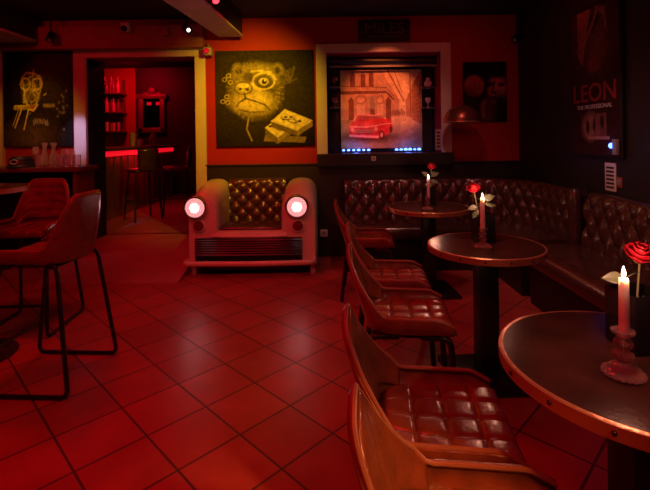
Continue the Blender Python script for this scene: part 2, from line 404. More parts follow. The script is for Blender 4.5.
# ------------------------------------------------------------------ artwork painter (flat pictures)
class Paint:
    def __init__(s, nx, ny, bg):
        s.nx, s.ny = nx, ny
        X, Y = np.meshgrid(np.linspace(0, 1, nx), np.linspace(0, 1, ny)); s.X, s.Y = X, Y
        s.a = np.ones((ny, nx, 3))*np.array(bg); s.asp = 1.0
    def mix(s, m, col): s.a = s.a*(1-m[..., None])+np.array(col)*m[..., None]
    def ell(s, cx, cy, rx, ry, col, soft=0.15, rot=0, al=1.0):
        c, sn = math.cos(rot), math.sin(rot); dx, dy = s.X-cx, s.Y-cy
        d = np.sqrt(((dx*c+dy*sn)/rx)**2+((-dx*sn+dy*c)/ry)**2)
        s.mix(np.clip((1+soft-d)/(2*soft), 0, 1)*al, col)
    def ring(s, cx, cy, rx, ry, wd, col, rot=0, al=1.0):
        c, sn = math.cos(rot), math.sin(rot); dx, dy = s.X-cx, s.Y-cy
        d = np.sqrt(((dx*c+dy*sn)/rx)**2+((-dx*sn+dy*c)/ry)**2)
        s.mix(np.clip(1-np.abs(d-1)*min(rx, ry)/wd, 0, 1)*al, col)
    def poly(s, pts, col, al=1.0):
        ins = np.zeros(s.X.shape, bool); n = len(pts)
        for i in range(n):
            x0, y0 = pts[i]; x1, y1 = pts[(i+1) % n]
            if y0 == y1: continue
            cnd = (s.Y > min(y0, y1)) & (s.Y <= max(y0, y1)); xi = x0+(s.Y-y0)*(x1-x0)/(y1-y0)
            ins ^= cnd & (s.X < xi)
        s.mix(ins*al, col)
    def rect(s, x0, y0, x1, y1, col, al=1.0): s.poly([(x0, y0), (x1, y0), (x1, y1), (x0, y1)], col, al)
    def line(s, pts, wd, col, al=1.0):
        for (x0, y0), (x1, y1) in zip(pts[:-1], pts[1:]):
            dx, dy = x1-x0, y1-y0; L = dx*dx+dy*dy+1e-9
            t = np.clip(((s.X-x0)*dx+(s.Y-y0)*dy)/L, 0, 1)
            d = np.hypot(s.X-x0-t*dx, s.Y-y0-t*dy)
            s.mix(np.clip(1.5-d/wd, 0, 1)*al, col)
    def noise(s, amt, cells=40):
        g = rng.rand(cells+2, cells+2); fx, fy = s.X*cells, s.Y*cells; ix, iy = fx.astype(int), fy.astype(int); tx, ty = fx-ix, fy-iy
        v = (g[iy, ix]*(1-tx)+g[iy, ix+1]*tx)*(1-ty)+(g[iy+1, ix]*(1-tx)+g[iy+1, ix+1]*tx)*ty
        s.a = np.clip(s.a*(1+amt*(v[..., None]*2-1)), 0, 1)
    def mesh(s, name, o, ex, ey, parent):
        o, ex, ey = Vector(o), Vector(ex), Vector(ey)
        vs = [tuple(o+ex*(i/(s.nx-1))+ey*(j/(s.ny-1))-parent.location) for j in range(s.ny) for i in range(s.nx)]
        fs = [(j*s.nx+i, j*s.nx+i+1, (j+1)*s.nx+i+1, (j+1)*s.nx+i) for j in range(s.ny-1) for i in range(s.nx-1)]
        me = bpy.data.meshes.new(name); me.from_pydata(vs, [], fs)
        ca = me.color_attributes.new('paint', 'FLOAT_COLOR', 'POINT')
        col = np.ones((s.ny*s.nx, 4), np.float32); col[:, :3] = np.clip(s.a, 0, 1).reshape(-1, 3)
        ca.data.foreach_set('color', col.ravel()); me.materials.append(M['canvas'])
        ob = bpy.data.objects.new(name, me); C.objects.link(ob); ob.parent = parent; return ob

def wall_picture(name, label, cat, px0, py0, px1, py1, paint, y=WY, thick=0.03, edge='black', part='canvas'):
    A, B = at(px0, py1, y-thick), at(px1, py0, y-thick)
    r = thing(name, label, cat, ((A.x+B.x)/2, y-thick/2, A.z))
    m = MB(); m.box((A.x, y-thick+0.002, A.z), (B.x, y-0.001, B.z), 0.003); m.build('backing_panel', M[edge], r)
    paint.mesh(part, (A.x+0.003, y-thick, A.z+0.003), (B.x-A.x-0.006, 0, 0), (0, 0, B.z-A.z-0.006), r)
    return r, A, B

# painting: dog's face and bundles of banknotes
p = Paint(200, 210, (0.007, 0.005, 0.003))
p.ell(0.38, 0.62, 0.50, 0.45, (0.055, 0.04, 0.015), 0.9, al=.8)
Y1, Y2, Y3 = (0.40, 0.33, 0.13), (0.70, 0.60, 0.28), (0.07, 0.05, 0.02)
p.ell(0.40, 0.58, 0.25, 0.27, (0.24, 0.19, 0.07), 0.25); p.ell(0.42, 0.76, 0.22, 0.09, (0.30, 0.24, 0.09), 0.4, 0.05)
p.ell(0.23, 0.80, 0.055, 0.07, (0.26, 0.21, 0.08), 0.3, 0.4); p.ell(0.235, 0.79, 0.03, 0.04, Y3, 0.4, 0.4); p.ell(0.63, 0.80, 0.06, 0.06, (0.22, 0.17, 0.065), 0.4, -0.4); p.ell(0.63, 0.79, 0.03, 0.035, Y3, .4)
p.ell(0.34, 0.72, 0.06, 0.07, (0.10, 0.075, 0.03), 0.5); p.ell(0.54, 0.55, 0.11, 0.10, (0.08, 0.06, 0.025), 0.6, al=.85)
p.ell(0.37, 0.46, 0.20, 0.11, (0.45, 0.36, 0.13), 0.45); p.ell(0.42, 0.47, 0.11, 0.075, (0.62, 0.52, 0.20), 0.6, 0.3); p.ell(0.30, 0.45, 0.08, 0.06, (0.55, 0.45, 0.17), 0.6)
p.ell(0.28, 0.615, 0.085, 0.060, (0.50, 0.42, 0.16), 0.35, -0.2); p.ell(0.285, 0.635, 0.045, 0.022, (0.75, 0.66, 0.30), 0.5); p.ell(0.25, 0.60, 0.018, 0.013, Y3, 0.3, 0.5); p.ell(0.32, 0.595, 0.020, 0.014, Y3, 0.3, -0.4); p.ring(0.28, 0.61, 0.09, 0.065, 0.010, Y3)
p.line([(0.29, 0.555), (0.30, 0.50), (0.23, 0.455), (0.21, 0.42)], 0.009, Y3, .9); p.line([(0.30, 0.50), (0.40, 0.47), (0.50, 0.43), (0.55, 0.37)], 0.009, Y3, .9); p.line([(0.24, 0.38), (0.36, 0.355), (0.50, 0.36)], 0.007, Y3, .8)
p.ell(0.49, 0.675, 0.085, 0.065, (0.06, 0.045, 0.02), 0.3); p.ell(0.49, 0.675, 0.050, 0.040, (0.62, 0.54, 0.26), 0.25); p.ell(0.495, 0.675, 0.026, 0.028, (0.02, 0.015, 0.01), 0.2); p.ell(0.503, 0.687, 0.010, 0.011, (0.9, 0.85, 0.7), 0.3)
p.ring(0.49, 0.68, 0.11, 0.085, 0.012, Y2); p.line([(0.36, 0.78), (0.44, 0.79), (0.56, 0.77), (0.62, 0.70)], 0.010, Y2, .8); p.line([(0.36, 0.66), (0.40, 0.60), (0.46, 0.58)], 0.010, Y2, .7)
for k in range(60):
    t = rng.rand()*6.28; q = 0.75+0.35*rng.rand(); x, y = 0.40+0.25*q*math.cos(t), 0.58+0.26*q*math.sin(t); a_ = t+0.6*(rng.rand()-.5)
    p.line([(x, y), (x+0.04*math.cos(a_), y+0.04*math.sin(a_))], 0.0035, Y1, 0.5)
p.line([(0.66, 0.72), (0.70, 0.66), (0.73, 0.78), (0.76, 0.68), (0.80, 0.82)], 0.014, (0.12, 0.09, 0.03), .6); p.line([(0.68, 0.64), (0.75, 0.66), (0.82, 0.70)], 0.012, (0.10, 0.075, 0.025), .6)
p.line([(0.33, 0.30), (0.31, 0.18), (0.36, 0.06)], 0.008, Y1, .5); p.line([(0.66, 0.55), (0.67, 0.42), (0.65, 0.36)], 0.005, Y3)
for cx, cy in ((0.09, 0.70), (0.13, 0.74), (0.15, 0.67), (0.07, 0.47), (0.12, 0.46), (0.11, 0.52)):
    p.ring(cx, cy, 0.022, 0.02, 0.008, Y2, al=.6)
p.line([(0.62, 0.72), (0.66, 0.66), (0.70, 0.78), (0.73, 0.68), (0.76, 0.80)], 0.010, (0.12, 0.09, 0.03), .7)
p.line([(0.33, 0.30), (0.31, 0.18), (0.36, 0.06)], 0.006, Y1, .5); p.line([(0.66, 0.55), (0.67, 0.42), (0.65, 0.36)], 0.005, Y3)
def stack(x, y, wd, dp, h):
    top = [(x, y+h), (x+wd, y+h-0.10), (x+wd+dp, y+h), (x+dp, y+h+0.11)]
    p.poly(top, Y2); p.poly([(x, y), (x+wd, y-0.10), (x+wd, y+h-0.10), (x, y+h)], (0.17, 0.13, 0.05)); p.poly([(x+wd, y-0.10), (x+wd+dp, y), (x+wd+dp, y+h), (x+wd, y+h-0.10)], (0.36, 0.29, 0.11))
    for k in range(4): p.line([(x+wd, y-0.10+h*k/4), (x+wd+dp, y+h*k/4)], 0.003, Y3, .8); p.line([(x, y+h*k/4), (x+wd, y-0.1+h*k/4)], 0.003, Y3, .6)
    cx, cy = x+(wd+dp)/2, y+h+0.005
    p.ring(cx, cy, 0.05, 0.022, 0.010, Y3, -0.4); p.ell(cx+0.08, cy-0.01, 0.02, 0.012, Y3); p.ell(cx-0.08, cy+0.01, 0.02, 0.012, Y3)
    p.line(top+[top[0]], 0.004, (0.6, 0.52, 0.25), .8)
p.poly([(0.48, 0.05), (0.9, 0.03), (0.92, 0.09), (0.5, 0.12)], (0.22, 0.17, 0.07))
stack(0.50, 0.12, 0.12, 0.14, 0.07); stack(0.58, 0.20, 0.26, 0.12, 0.07) ; stack(0.56, 0.20, 0.26, 0.16, 0.06)
p.ell(0.73, 0.295, 0.07, 0.025, Y3, 0.3); p.ring(0.71, 0.30, 0.03, 0.016, 0.008, Y2); p.ring(0.76, 0.30, 0.03, 0.016, 0.008, Y2)
p.noise(0.35, 60)
wall_picture('painting', 'square painting of a dog face with bundles of banknotes beside the doorway', 'painting', 216.5, 49.5, 313.5, 147, p)

# painting: figure with outstretched arm
p = Paint(150, 200, (0.010, 0.006, 0.005))
p.ell(0.66, 0.72, 0.32, 0.30, (0.060, 0.032, 0.012), 0.8, al=.8); p.ell(0.42, 0.10, 0.30, 0.16, (0.10, 0.065, 0.02), 0.7)
G1, G2 = (0.80, 0.66, 0.18), (0.5, 0.38, 0.10)
p.ell(0.41, 0.58, 0.12, 0.13, (0.16, 0.11, 0.03), 0.4)
p.ring(0.33, 0.66, 0.07, 0.06, 0.014, G1); p.ring(0.50, 0.66, 0.07, 0.06, 0.014, G1); p.ring(0.41, 0.52, 0.11, 0.09, 0.012, G1); p.ring(0.42, 0.52, 0.05, 0.05, 0.012, G2)
p.line([(0.28, 0.72), (0.34, 0.78), (0.46, 0.77), (0.56, 0.72), (0.55, 0.60), (0.50, 0.48)], 0.010, G2); p.line([(0.29, 0.70), (0.31, 0.58), (0.33, 0.46)], 0.008, G1)
p.line([(0.34, 0.48), (0.36, 0.40), (0.44, 0.38), (0.50, 0.44)], 0.012, G1); p.ell(0.42, 0.42, 0.04, 0.02, (0.55, 0.12, 0.04), .3)
for k in range(40):
    x, y = 0.41+rng.randn()*0.08, 0.58+rng.randn()*0.09
    p.line([(x, y), (x+rng.randn()*0.03, y+rng.randn()*0.03)], 0.006, G2 if k % 3 else G1, .7)
p.line([(0.17, 0.41), (0.36, 0.41)], 0.020, G2); p.line([(0.17, 0.43), (0.36, 0.43)], 0.006, G1); p.line([(0.60, 0.43), (0.74, 0.43)], 0.018, (0.32, 0.25, 0.16))
p.line([(0.27, 0.40), (0.17, 0.20)], 0.008, G1); p.line([(0.37, 0.39), (0.30, 0.18)], 0.008, G1); p.line([(0.22, 0.38), (0.14, 0.22)], 0.006, G2)
for k in range(9): p.line([(0.44+k*0.025, 0.27+0.02*rng.rand()), (0.45+k*0.025, 0.22+0.03*rng.rand())], 0.007, (0.40, 0.33, 0.20))
for k in range(14):
    x, y = 0.85+rng.randn()*0.05, 0.40+rng.randn()*0.09; p.ring(x, y, 0.012, 0.010, 0.007, (0.35, 0.30, 0.26), al=.6)
p.noise(0.4, 50)
wall_picture('painting', 'dark tall painting with a yellow outlined figure above the sideboard', 'painting', 3.5, 51, 71, 147, p)

# niche picture: old street with a red open car
p = Paint(190, 190, (0.62, 0.45, 0.30))
p.rect(0, 0, 1, 1, (0.60, 0.42, 0.26)); p.ell(0.80, 0.62, 0.25, 0.5, (0.85, 0.72, 0.48), 0.8); p.rect(0, 0, 1, 0.36, (0.44, 0.30, 0.22))
p.ell(0.8, 0.36, 0.26, 0.12, (0.75, 0.58, 0.38), 0.7); p.ell(0.8, 0.10, 0.35, 0.14, (0.34, 0.22, 0.15), 0.6)
p.poly([(0, 0.36), (0, 1), (0.50, 1), (0.72, 0.62), (0.72, 0.40)], (0.56, 0.36, 0.25))
p.poly([(0, 0.70), (0.55, 0.72), (0.60, 0.75), (0.50, 1), (0, 1)], (0.60, 0.42, 0.30))
for x in (0.12, 0.25, 0.35): p.rect(x, 0.78, x+0.06, 0.93, (0.22, 0.09, 0.07)); p.ell(x+0.03, 0.93, 0.03, 0.035, (0.22, 0.09, 0.07), .1)
p.poly([(0, 0.69), (0.56, 0.70), (0.66, 0.60), (0.66, 0.63), (0.56, 0.735), (0, 0.735)], (0.20, 0.09, 0.06))
for k in range(22): p.line([(k*0.026, 0.74), (k*0.026, 0.80-0.0012*k)], 0.0035, (0.26, 0.13, 0.10), .8)
p.line([(0, 0.80), (0.56, 0.775), (0.66, 0.66)], 0.005, (0.22, 0.10, 0.08))
for x in (0.10, 0.36, 0.56): p.poly([(x, 0.36), (x, 0.62), (x+0.03, 0.66), (x+0.06, 0.62), (x+0.06, 0.36)], (0.24, 0.10, 0.06))
for x, wd in ((0.20, .10), (0.45, .07)): p.rect(x, 0.42, x+wd, 0.64, (0.72, 0.55, 0.38)); p.ring(x+wd/2, 0.62, wd*0.6, 0.05, 0.012, (0.35, 0.18, 0.12))
p.rect(0.34, 0.50, 0.44, 0.66, (0.45, 0.42, 0.28), .6)
p.poly([(0.88, 0.36), (0.88, 0.80), (1, 1), (1, 0.30)], (0.42, 0.22, 0.14)); p.poly([(0.80, 0.40), (0.80, 0.60), (0.88, 0.78), (0.88, 0.38)], (0.50, 0.30, 0.17))
for k in range(8): p.line([(0.90+0.012*k, 0.45+0.05*k), (0.99, 0.46+0.06*k)], 0.006, (0.28, 0.13, 0.09))
p.line([(0.58, 1.0), (0.72, 0.72), (0.78, 0.60)], 0.008, (0.28, 0.15, 0.09)); p.line([(0.66, 1.0), (0.76, 0.7)], 0.005, (0.3, 0.17, 0.1)); p.line([(0.86, 0.95), (0.86, 0.4)], 0.006, (0.3, 0.15, 0.1))
for k in range(10): p.line([(0.62+0.018*k, 0.42), (0.62+0.018*k, 0.46+0.04*rng.rand())], 0.006, (0.24, 0.12, 0.09))
# the open car in the picture
CR, CD, CL = (0.62, 0.05, 0.06), (0.16, 0.02, 0.02), (0.85, 0.45, 0.42)
p.ell(0.36, 0.14, 0.34, 0.06, (0.12, 0.05, 0.04), 0.5)
p.poly([(0.10, 0.24), (0.13, 0.33), (0.24, 0.38), (0.40, 0.385), (0.62, 0.37), (0.64, 0.27), (0.58, 0.18), (0.46, 0.12), (0.16, 0.14), (0.11, 0.18)], CR)
p.poly([(0.16, 0.37), (0.20, 0.43), (0.44, 0.42), (0.54, 0.38), (0.42, 0.37)], (0.45, 0.13, 0.12)); p.line([(0.16, 0.36), (0.20, 0.43), (0.44, 0.42)], 0.008, CL)
p.ell(0.28, 0.31, 0.15, 0.035, (0.75, 0.12, 0.13), 0.5); p.line([(0.12, 0.28), (0.30, 0.27), (0.45, 0.29)], 0.008, CL); p.rect(0.17, 0.19, 0.40, 0.245, CD)
for k in range(4): p.line([(0.17, 0.20+0.013*k), (0.40, 0.20+0.013*k)], 0.003, CL, .8)
p.ell(0.14, 0.24, 0.022, 0.026, CL, .3); p.ell(0.43, 0.245, 0.022, 0.026, CL, .3); p.line([(0.11, 0.165), (0.45, 0.145), (0.50, 0.18)], 0.012, CL)
p.ell(0.50, 0.17, 0.035, 0.06, CD, .2); p.ell(0.50, 0.17, 0.017, 0.03, CL, .3); p.ell(0.615, 0.24, 0.02, 0.045, CD, .2); p.line([(0.47, 0.30), (0.63, 0.32)], 0.006, CL)
p.noise(0.18, 70); p.noise(0.2, 25)
wall_picture('picture', 'large lit picture of an old street with a red open car in the framed niche', 'picture', 341, 69, 421.5, 149, p, y=ND, thick=0.06, part='print')

# small print right of the niche: two faces
p = Paint(110, 150, (0.012, 0.006, 0.006))
R1 = (0.5, 0.16, 0.14)
p.ell(0.25, 0.60, 0.23, 0.18, (0.34, 0.08, 0.07), 0.12); p.ell(0.78, 0.54, 0.20, 0.24, R1, 0.3, -0.2); p.ell(0.80, 0.85, 0.35, 0.12, (0.015, 0.008, 0.008), 0.3)
p.ell(0.60, 0.62, 0.10, 0.04, (0.02, 0.01, 0.01), .4, 0.3); p.ell(0.88, 0.62, 0.09, 0.035, (0.02, 0.01, 0.01), .4, -0.1); p.line([(0.72, 0.66), (0.66, 0.50), (0.74, 0.48)], 0.025, (0.07, 0.02, 0.02))
p.ell(0.68, 0.40, 0.12, 0.03, (0.06, 0.015, 0.015), .4); p.ell(0.85, 0.30, 0.16, 0.2, (0.02, 0.01, 0.01), .5); p.ell(0.55, 0.18, 0.16, 0.2, (0.10, 0.03, 0.03), .5); p.line([(0.5, 0.34), (0.42, 0.25), (0.46, 0.1)], 0.04, (0.24, 0.08, 0.07))
p.ell(0.12, 0.2, 0.25, 0.3, (0.03, 0.012, 0.012), .4)
p.noise(0.25, 40)
wall_picture('poster', 'small dark print of two close faces right of the niche', 'poster', 463.5, 61.5, 506.5, 122.5, p, thick=0.02)

# film poster on the right wall
PT, PB = on_x(571, 18, WX-0.03), on_x(571, 153, WX-0.03)
py1 = PT.y; py0 = on_x(620, 100, WX-0.03).y
r = thing('poster', 'tall dark film poster with large red title letters on the black right wall', 'poster', (WX-0.015, (py0+py1)/2, PB.z))
m = MB(); m.box((WX-0.03, py0-0.02, PB.z-0.02), (WX-0.001, py1+0.02, PT.z+0.02), 0.004); m.build('frame', M['black'], r)
p = Paint(110, 190, (0.045, 0.012, 0.012))
p.ell(0.5, 0.80, 0.42, 0.22, (0.10, 0.028, 0.026), 0.6); p.poly([(0.15, 1.0), (0.45, 1.0), (0.36, 0.82), (0.26, 0.62), (0.16, 0.70)], (0.28, 0.08, 0.07)); p.ell(0.58, 0.74, 0.17, 0.15, (0.15, 0.05, 0.045), 0.5)
p.ell(0.50, 0.90, 0.12, 0.05, (0.02, 0.008, 0.008), 0.4, 0.4); p.line([(0.35, 0.80), (0.5, 0.90), (0.58, 0.98), (0.72, 0.95), (0.75, 0.85)], 0.02, (0.26, 0.1, 0.09)); p.ell(0.5, 0.62, 0.12, 0.05, (0.22, 0.04, 0.04), .5)
p.ell(0.42, 0.19, 0.17, 0.09, (0.30, 0.13, 0.12), 0.35); p.ell(0.36, 0.19, 0.04, 0.05, (0.03, 0.01, 0.01), .4); p.ell(0.50, 0.2, 0.03, 0.05, (0.03, 0.01, 0.01), .4); p.rect(0.55, 0.12, 0.75, 0.28, (0.24, 0.08, 0.08), .8); p.ell(0.66, 0.22, 0.04, 0.04, (0.03, 0.01, 0.01), .4)
p.rect(0.35, 0.105, 0.8, 0.125, (0.4, 0.2, 0.18)); p.noise(0.3, 40)
p.mesh('print', (WX-0.031, py1, PB.z), (0, py0-py1, 0), (0, 0, PT.z-PB.z), r)
ctr = (py0+py1)/2
wz = lambda py: on_x(595, py, WX-0.035).z
hL = wz(84)-wz(102)
text('LEON', hL/0.70, M['letter_red'], r, (WX-0.034, ctr, (wz(84)+wz(102))/2), (PI/2, 0, -PI/2), 0.002, sx=0.66*(py1-py0)/(hL/0.70)/1.75*0.95, bold=0.002).name = 'title_lettering'
text('THE PROFESSIONAL', 0.05, M['white'], r, (WX-0.034, ctr, wz(106.5)), (PI/2, 0, -PI/2), 0.001, sx=1.05).name = 'subtitle_lettering'

# MILES sign above the niche
A, B = at(358.5, 41, WY-0.04), at(410, 19.5, WY-0.04)
r = thing('sign', 'black name board with dim capital letters on the wall above the niche', 'sign', ((A.x+B.x)/2, WY-0.02, A.z))
m = MB(); m.box((A.x, WY-0.04, A.z), (B.x, WY-0.001, min(B.z, CEIL-0.004)), 0.004); m.build('board', M['black'], r)
t = text('MILES', 0.185, M['letter_dim'], r, ((A.x+B.x)/2, WY-0.041, (A.z+B.z)/2+0.02), (PI/2, 0, 0), 0.003, sx=1.02)
m = MB(); m.box((A.x+0.12, WY-0.045, A.z+0.045), (B.x-0.12, WY-0.04, A.z+0.055)); m.build('underline', M['letter_dim'], r)

# ------------------------------------------------------------------ niche contents
def shelf(px0, px1, py, label):
    A, B = at(px0, py, ND-0.2), at(px1, py, ND-0.2)
    m = MB(); m.box((A.x, ND-0.26, A.z-0.012), (B.x, ND-0.005, A.z), 0.002)
    return tag(m.build('glass_shelf', M['pinkglass']), label, 'shelf', 'small shelves in the niche'), A, B
sh = {}
for side, (a0, a1) in (('left', (329.5, 340)), ('right', (422.5, 435.5))):
    for lev, py in (('upper', 87), ('lower', 107.5)):
        s_, A, B = shelf(a0, a1, py, f'short {lev} shelf on the {side} side of the street picture in the niche')
        sh[(side, lev)] = (A, B)
A0, B0 = at(329, 61, ND-0.2), at(437, 61, ND-0.2)
r = thing('screen_case', 'dark roller screen case across the top of the niche', 'screen', ((A0.x+B0.x)/2, ND-0.22, A0.z))
m = MB(); m.cyl((A0.x, ND-0.22, A0.z), (B0.x, ND-0.22, B0.z), 0.045); m.build('case', M['blackmetal'], r)
m = MB(); m.box((A0.x, ND-0.225, A0.z-0.085), (B0.x, ND-0.215, A0.z-0.06), 0.003); m.build('bottom_bar', M['grey'], r)
for side, dz in (('left', 0), ('right', 0)):
    for lev in ('upper', 'lower'):
        A, B = sh[(side, lev)]; cx = (A.x+B.x)/2
        nm = 'goblet' if (side, lev) != ('right', 'upper') else 'vase'
        m = MB()
        if nm == 'goblet': m.lathe([(0.03, 0), (0.03, 0.004), (0.006, 0.012), (0.006, 0.05), (0.028, 0.075), (0.034, 0.12), (0.031, 0.12), (0.025, 0.078), (0.0, 0.06)], (cx, ND-0.15, A.z), 18)
        else: m.lathe([(0.022, 0), (0.045, 0.03), (0.048, 0.06), (0.02, 0.09), (0.026, 0.115), (0.022, 0.115), (0.016, 0.09), (0.0, 0.03)], (cx, ND-0.15, A.z), 18)
        tag(m.build(nm, M['white'] if side == 'right' else M['pinkglass']), f'small {"white round jar" if nm=="vase" else "goblet"} on the {lev} {side} shelf of the niche', nm)
for side, a0, a1 in (('left', 341, 371), ('right', 394, 421)):
    A, B = at(a0, 151, ND-0.12), at(a1, 151, ND-0.12)
    r = thing('light_bar', f'blue glowing light bar at the {side} foot of the street picture', 'light', ((A.x+B.x)/2, ND-0.12, NZ0), 'blue light bars')
    m = MB(); m.box((A.x, ND-0.16, NZ0), (B.x, ND-0.08, NZ0+0.02), 0.004); m.build('housing', M['blackmetal'], r)
    for k in range(6):
        x = A.x+(B.x-A.x)*(k+0.5)/6; m = MB(); m.ball((x, ND-0.15, NZ0+0.03), 0.012+0.006*rng.rand(), 1.5, 1, 1, 10)
        m.build('blue_lamp', M['blueled'], r)
    lamp('blue_bar_glow', 'POINT', ((A.x+B.x)/2, ND-0.17, NZ0+0.05), None, 0.5, (0.1, 0.2, 1.0), 0.03)
A, B = at(435.5, 150, WY-0.035), at(440.5, 129, WY-0.035)
r = thing('sign', 'small upright sign on the right edge of the niche frame', 'sign', ((A.x+B.x)/2, WY-0.03, A.z))
m = MB(); m.box((A.x, WY-0.04, A.z), (B.x+0.01, WY-0.028, B.z), 0.002); m.build('board', M['beam'], r)
for k in range(5):
    m = MB(); m.box((A.x+0.015, WY-0.042, A.z+0.03+k*0.04), (B.x-0.01, WY-0.04, A.z+0.05+k*0.04)); m.build('mark', M['ink'], r)
def socket(px, py, y, label, s=0.04, nm='wall_socket'):
    c = at(px, py, y); r = thing(nm, label, 'socket', (c.x, y, c.z))
    m = MB(); m.box((c.x-s, y-0.012, c.z-s), (c.x+s, y+0.001, c.z+s), 0.005); m.build('plate', M['white'], r)
    m = MB(); m.cyl((c.x, y-0.016, c.z), (c.x, y-0.010, c.z), s*0.55); m.build('outlet', M['grey'], r)
socket(373.5, 158.5, WY-0.12, 'small pale plate on the black ledge under the niche', 0.026)
socket(324, 233, WY-0.015, 'white wall socket on the black dado beside the car bench', 0.042)
# red light washing the niche picture
lamp('niche_light', 'SPOT', ((NX0+NX1)/2+0.05, 3.6, 2.70), ((NX0+NX1)/2, ND, 1.76), 170, (1.0, 0.17, 0.045), 0.03, 31, 0.6)

# ------------------------------------------------------------------ ceiling fixtures
def spotlight(px, py, d, label, aim=(0.5, 0.2, -1), lit=None, up=0.14):
    c = at(px, py, d); r = thing('spotlight', label, 'spotlight', tuple(c))
    a = Vector(aim).normalized()
    m = MB(); m.cyl(c-a*0.05, c+a*0.05, 0.04, 0.045); m.build('housing', M['blackmetal'], r)
    m = MB(); m.tube([c, c+Vector((0, 0, up*0.6)), c+Vector((0, 0.0, up))], 0.008); m.box(c+Vector((-.03, -.03, up)), c+Vector((.03, .03, up+0.015)), 0.003); m.build('bracket', M['blackmetal'], r)
    m = MB(); m.cyl(c+a*0.048, c+a*0.054, 0.020); m.build('bulb', lit or M['grey'], r)
spotlight(187, 29, 4.80, 'black spotlight with a bright bulb beside the ceiling beam', (0.45, -0.6, -0.35), M['whitebulb'], CEIL-at(187, 29, 4.8).z-0.016)
spotlight(51, 37, 4.85, 'unlit black spotlight above the tall dark painting', (0, -0.5, -0.8), None, CEIL-at(51, 37, 4.85).z-0.016)
spotlight(517, 38, 4.9, 'unlit black spotlight in the corner above the small print', (-0.7, -0.4, -0.5), None, CEIL-at(517, 38, 4.9).z-0.016)
c = at(224, 0, 3.75); bx_ = q1.x-0.068*(4.9-c.y)
r = thing('lamp', 'red glowing lamp on the side of the ceiling beam', 'lamp', tuple(c))
m = MB(); m.cyl((bx_-0.006, c.y, c.z), (bx_+0.04, c.y, c.z), 0.03); m.build('base', M['blackmetal'], r)
m = MB(); m.ball((bx_+0.06, c.y, c.z), 0.03); m.build('red_bulb', M['redbulb'], r)
# cameras above the doorway
c = at(126, 28, 4.93)
r = thing('security_camera', 'round dome camera on the beam above the doorway', 'camera', tuple(c))
m = MB(); m.box((c.x-0.045, 4.88, c.z-0.05), (c.x+0.045, 4.962, c.z+0.06), 0.015); m.build('housing', M['white'], r)
m = MB(); m.ball((c.x, 4.88, c.z-0.02), 0.035); m.build('lens', M['blackglass'], r)
c = at(165, 31, 4.93)
m = MB(); m.box((c.x-0.04, 4.90, c.z-0.055), (c.x+0.04, 4.961, c.z+0.055), 0.008)
tag(m.build('sensor_box', M['lintel']), 'small square sensor box on the beam above the doorway', 'sensor')
c = at(208.5, 52, 5.0)
r = thing('security_camera', 'small square camera on a bracket at the top right of the doorway', 'camera', tuple(c))
m = MB(); m.box((c.x-0.045, 4.93, c.z-0.045), (c.x+0.045, 5.04, c.z+0.045), 0.012); m.build('housing', M['grey'], r)
m = MB(); m.cyl((c.x, 4.915, c.z), (c.x, 4.94, c.z), 0.03); m.build('lens', M['blackglass'], r)
m = MB(); m.tube([(c.x, 5.0, c.z+0.04), (c.x-0.02, 5.05, c.z+0.10), (c.x-0.02, WY, c.z+0.11)], 0.010); m.build('bracket', M['grey'], r)

# dome lamp on an arm at the wall between niche and print
c = at(462, 122, 4.78); Rr = 18.0*4.78/F
r = thing('wall_lamp', 'dark dome shaped lamp on a wall arm in front of the small print', 'lamp', (c.x, WY, c.z))
m = MB(); prof = [(Rr*math.cos(t), Rr*0.95*math.sin(t)) for t in [PI/2*k/10 for k in range(10)]]
m.lathe(prof+[(0.02, Rr*0.95)], c, 32); sh_ = m.build('lamp_shade', M['copper_dark'], r)
m = MB(); m.tube([c+Vector((Rr*math.cos(t), Rr*math.sin(t), 0)) for t in [2*PI*k/40 for k in range(40)]], 0.006, 8, True); m.build('shade_rim', M['copper'], r)
m = MB(); m.tube(rounded([c+Vector((0, 0, Rr*0.9)), c+Vector((0.03, 0, Rr*1.25)), c+Vector((0.06, 0.14, Rr*1.2)), (c.x+0.055, WY-0.01, c.z+0.08)], 0.06), 0.010); m.build('arm', M['darkmetal'], r)
m = MB(); m.cyl((c.x+0.055, WY-0.02, c.z+0.08), (c.x+0.055, WY, c.z+0.08), 0.045); m.build('wall_plate', M['darkmetal'], r)
m = MB(); m.ball(c+Vector((0, 0, 0.06)), 0.035); m.build('bulb', M['redbulb'], r)

# ------------------------------------------------------------------ things on the right wall
A, B = on_x(606, 190, WX), on_x(616.5, 163.5, WX)
r = thing('sign', 'white upright notice on the black wall under the poster', 'sign', (WX, (A.y+B.y)/2, A.z))
m = MB(); m.box((WX-0.008, B.y, A.z), (WX-0.001, A.y, B.z), 0.002); m.build('board', M['white'], r)
m = MB(); dz = B.z-A.z
for k in range(6):
    z = A.z+dz*(0.10+0.14*k)
    m = MB(); m.box((WX-0.010, B.y+0.02, z), (WX-0.008, A.y-0.02, z+dz*0.07)); m.build('mark', M['ink'], r)
A, B = on_x(617.5, 187, WX), on_x(623, 177.5, WX)
r = thing('light_switch', 'small light switch beside the white upright notice', 'switch', (WX, (A.y+B.y)/2, A.z))
m = MB(); m.box((WX-0.010, B.y, A.z), (WX-0.001, A.y, B.z), 0.003); m.build('plate', M['lintel'], r)
m = MB(); m.box((WX-0.015, B.y+0.012, A.z+0.02), (WX-0.010, A.y-0.012, B.z-0.02), 0.002); m.build('rocker', M['grey'], r)
c = on_x(613.5, 147, WX-0.05)
r = thing('wall_light', 'small blue glowing light at the lower corner of the tall film poster', 'light', (WX, c.y, c.z))
m = MB(); m.box((WX-0.064, c.y-0.05, c.z-0.06), (WX-0.035, c.y+0.0, c.z+0.06), 0.006); m.build('housing', M['grey'], r)
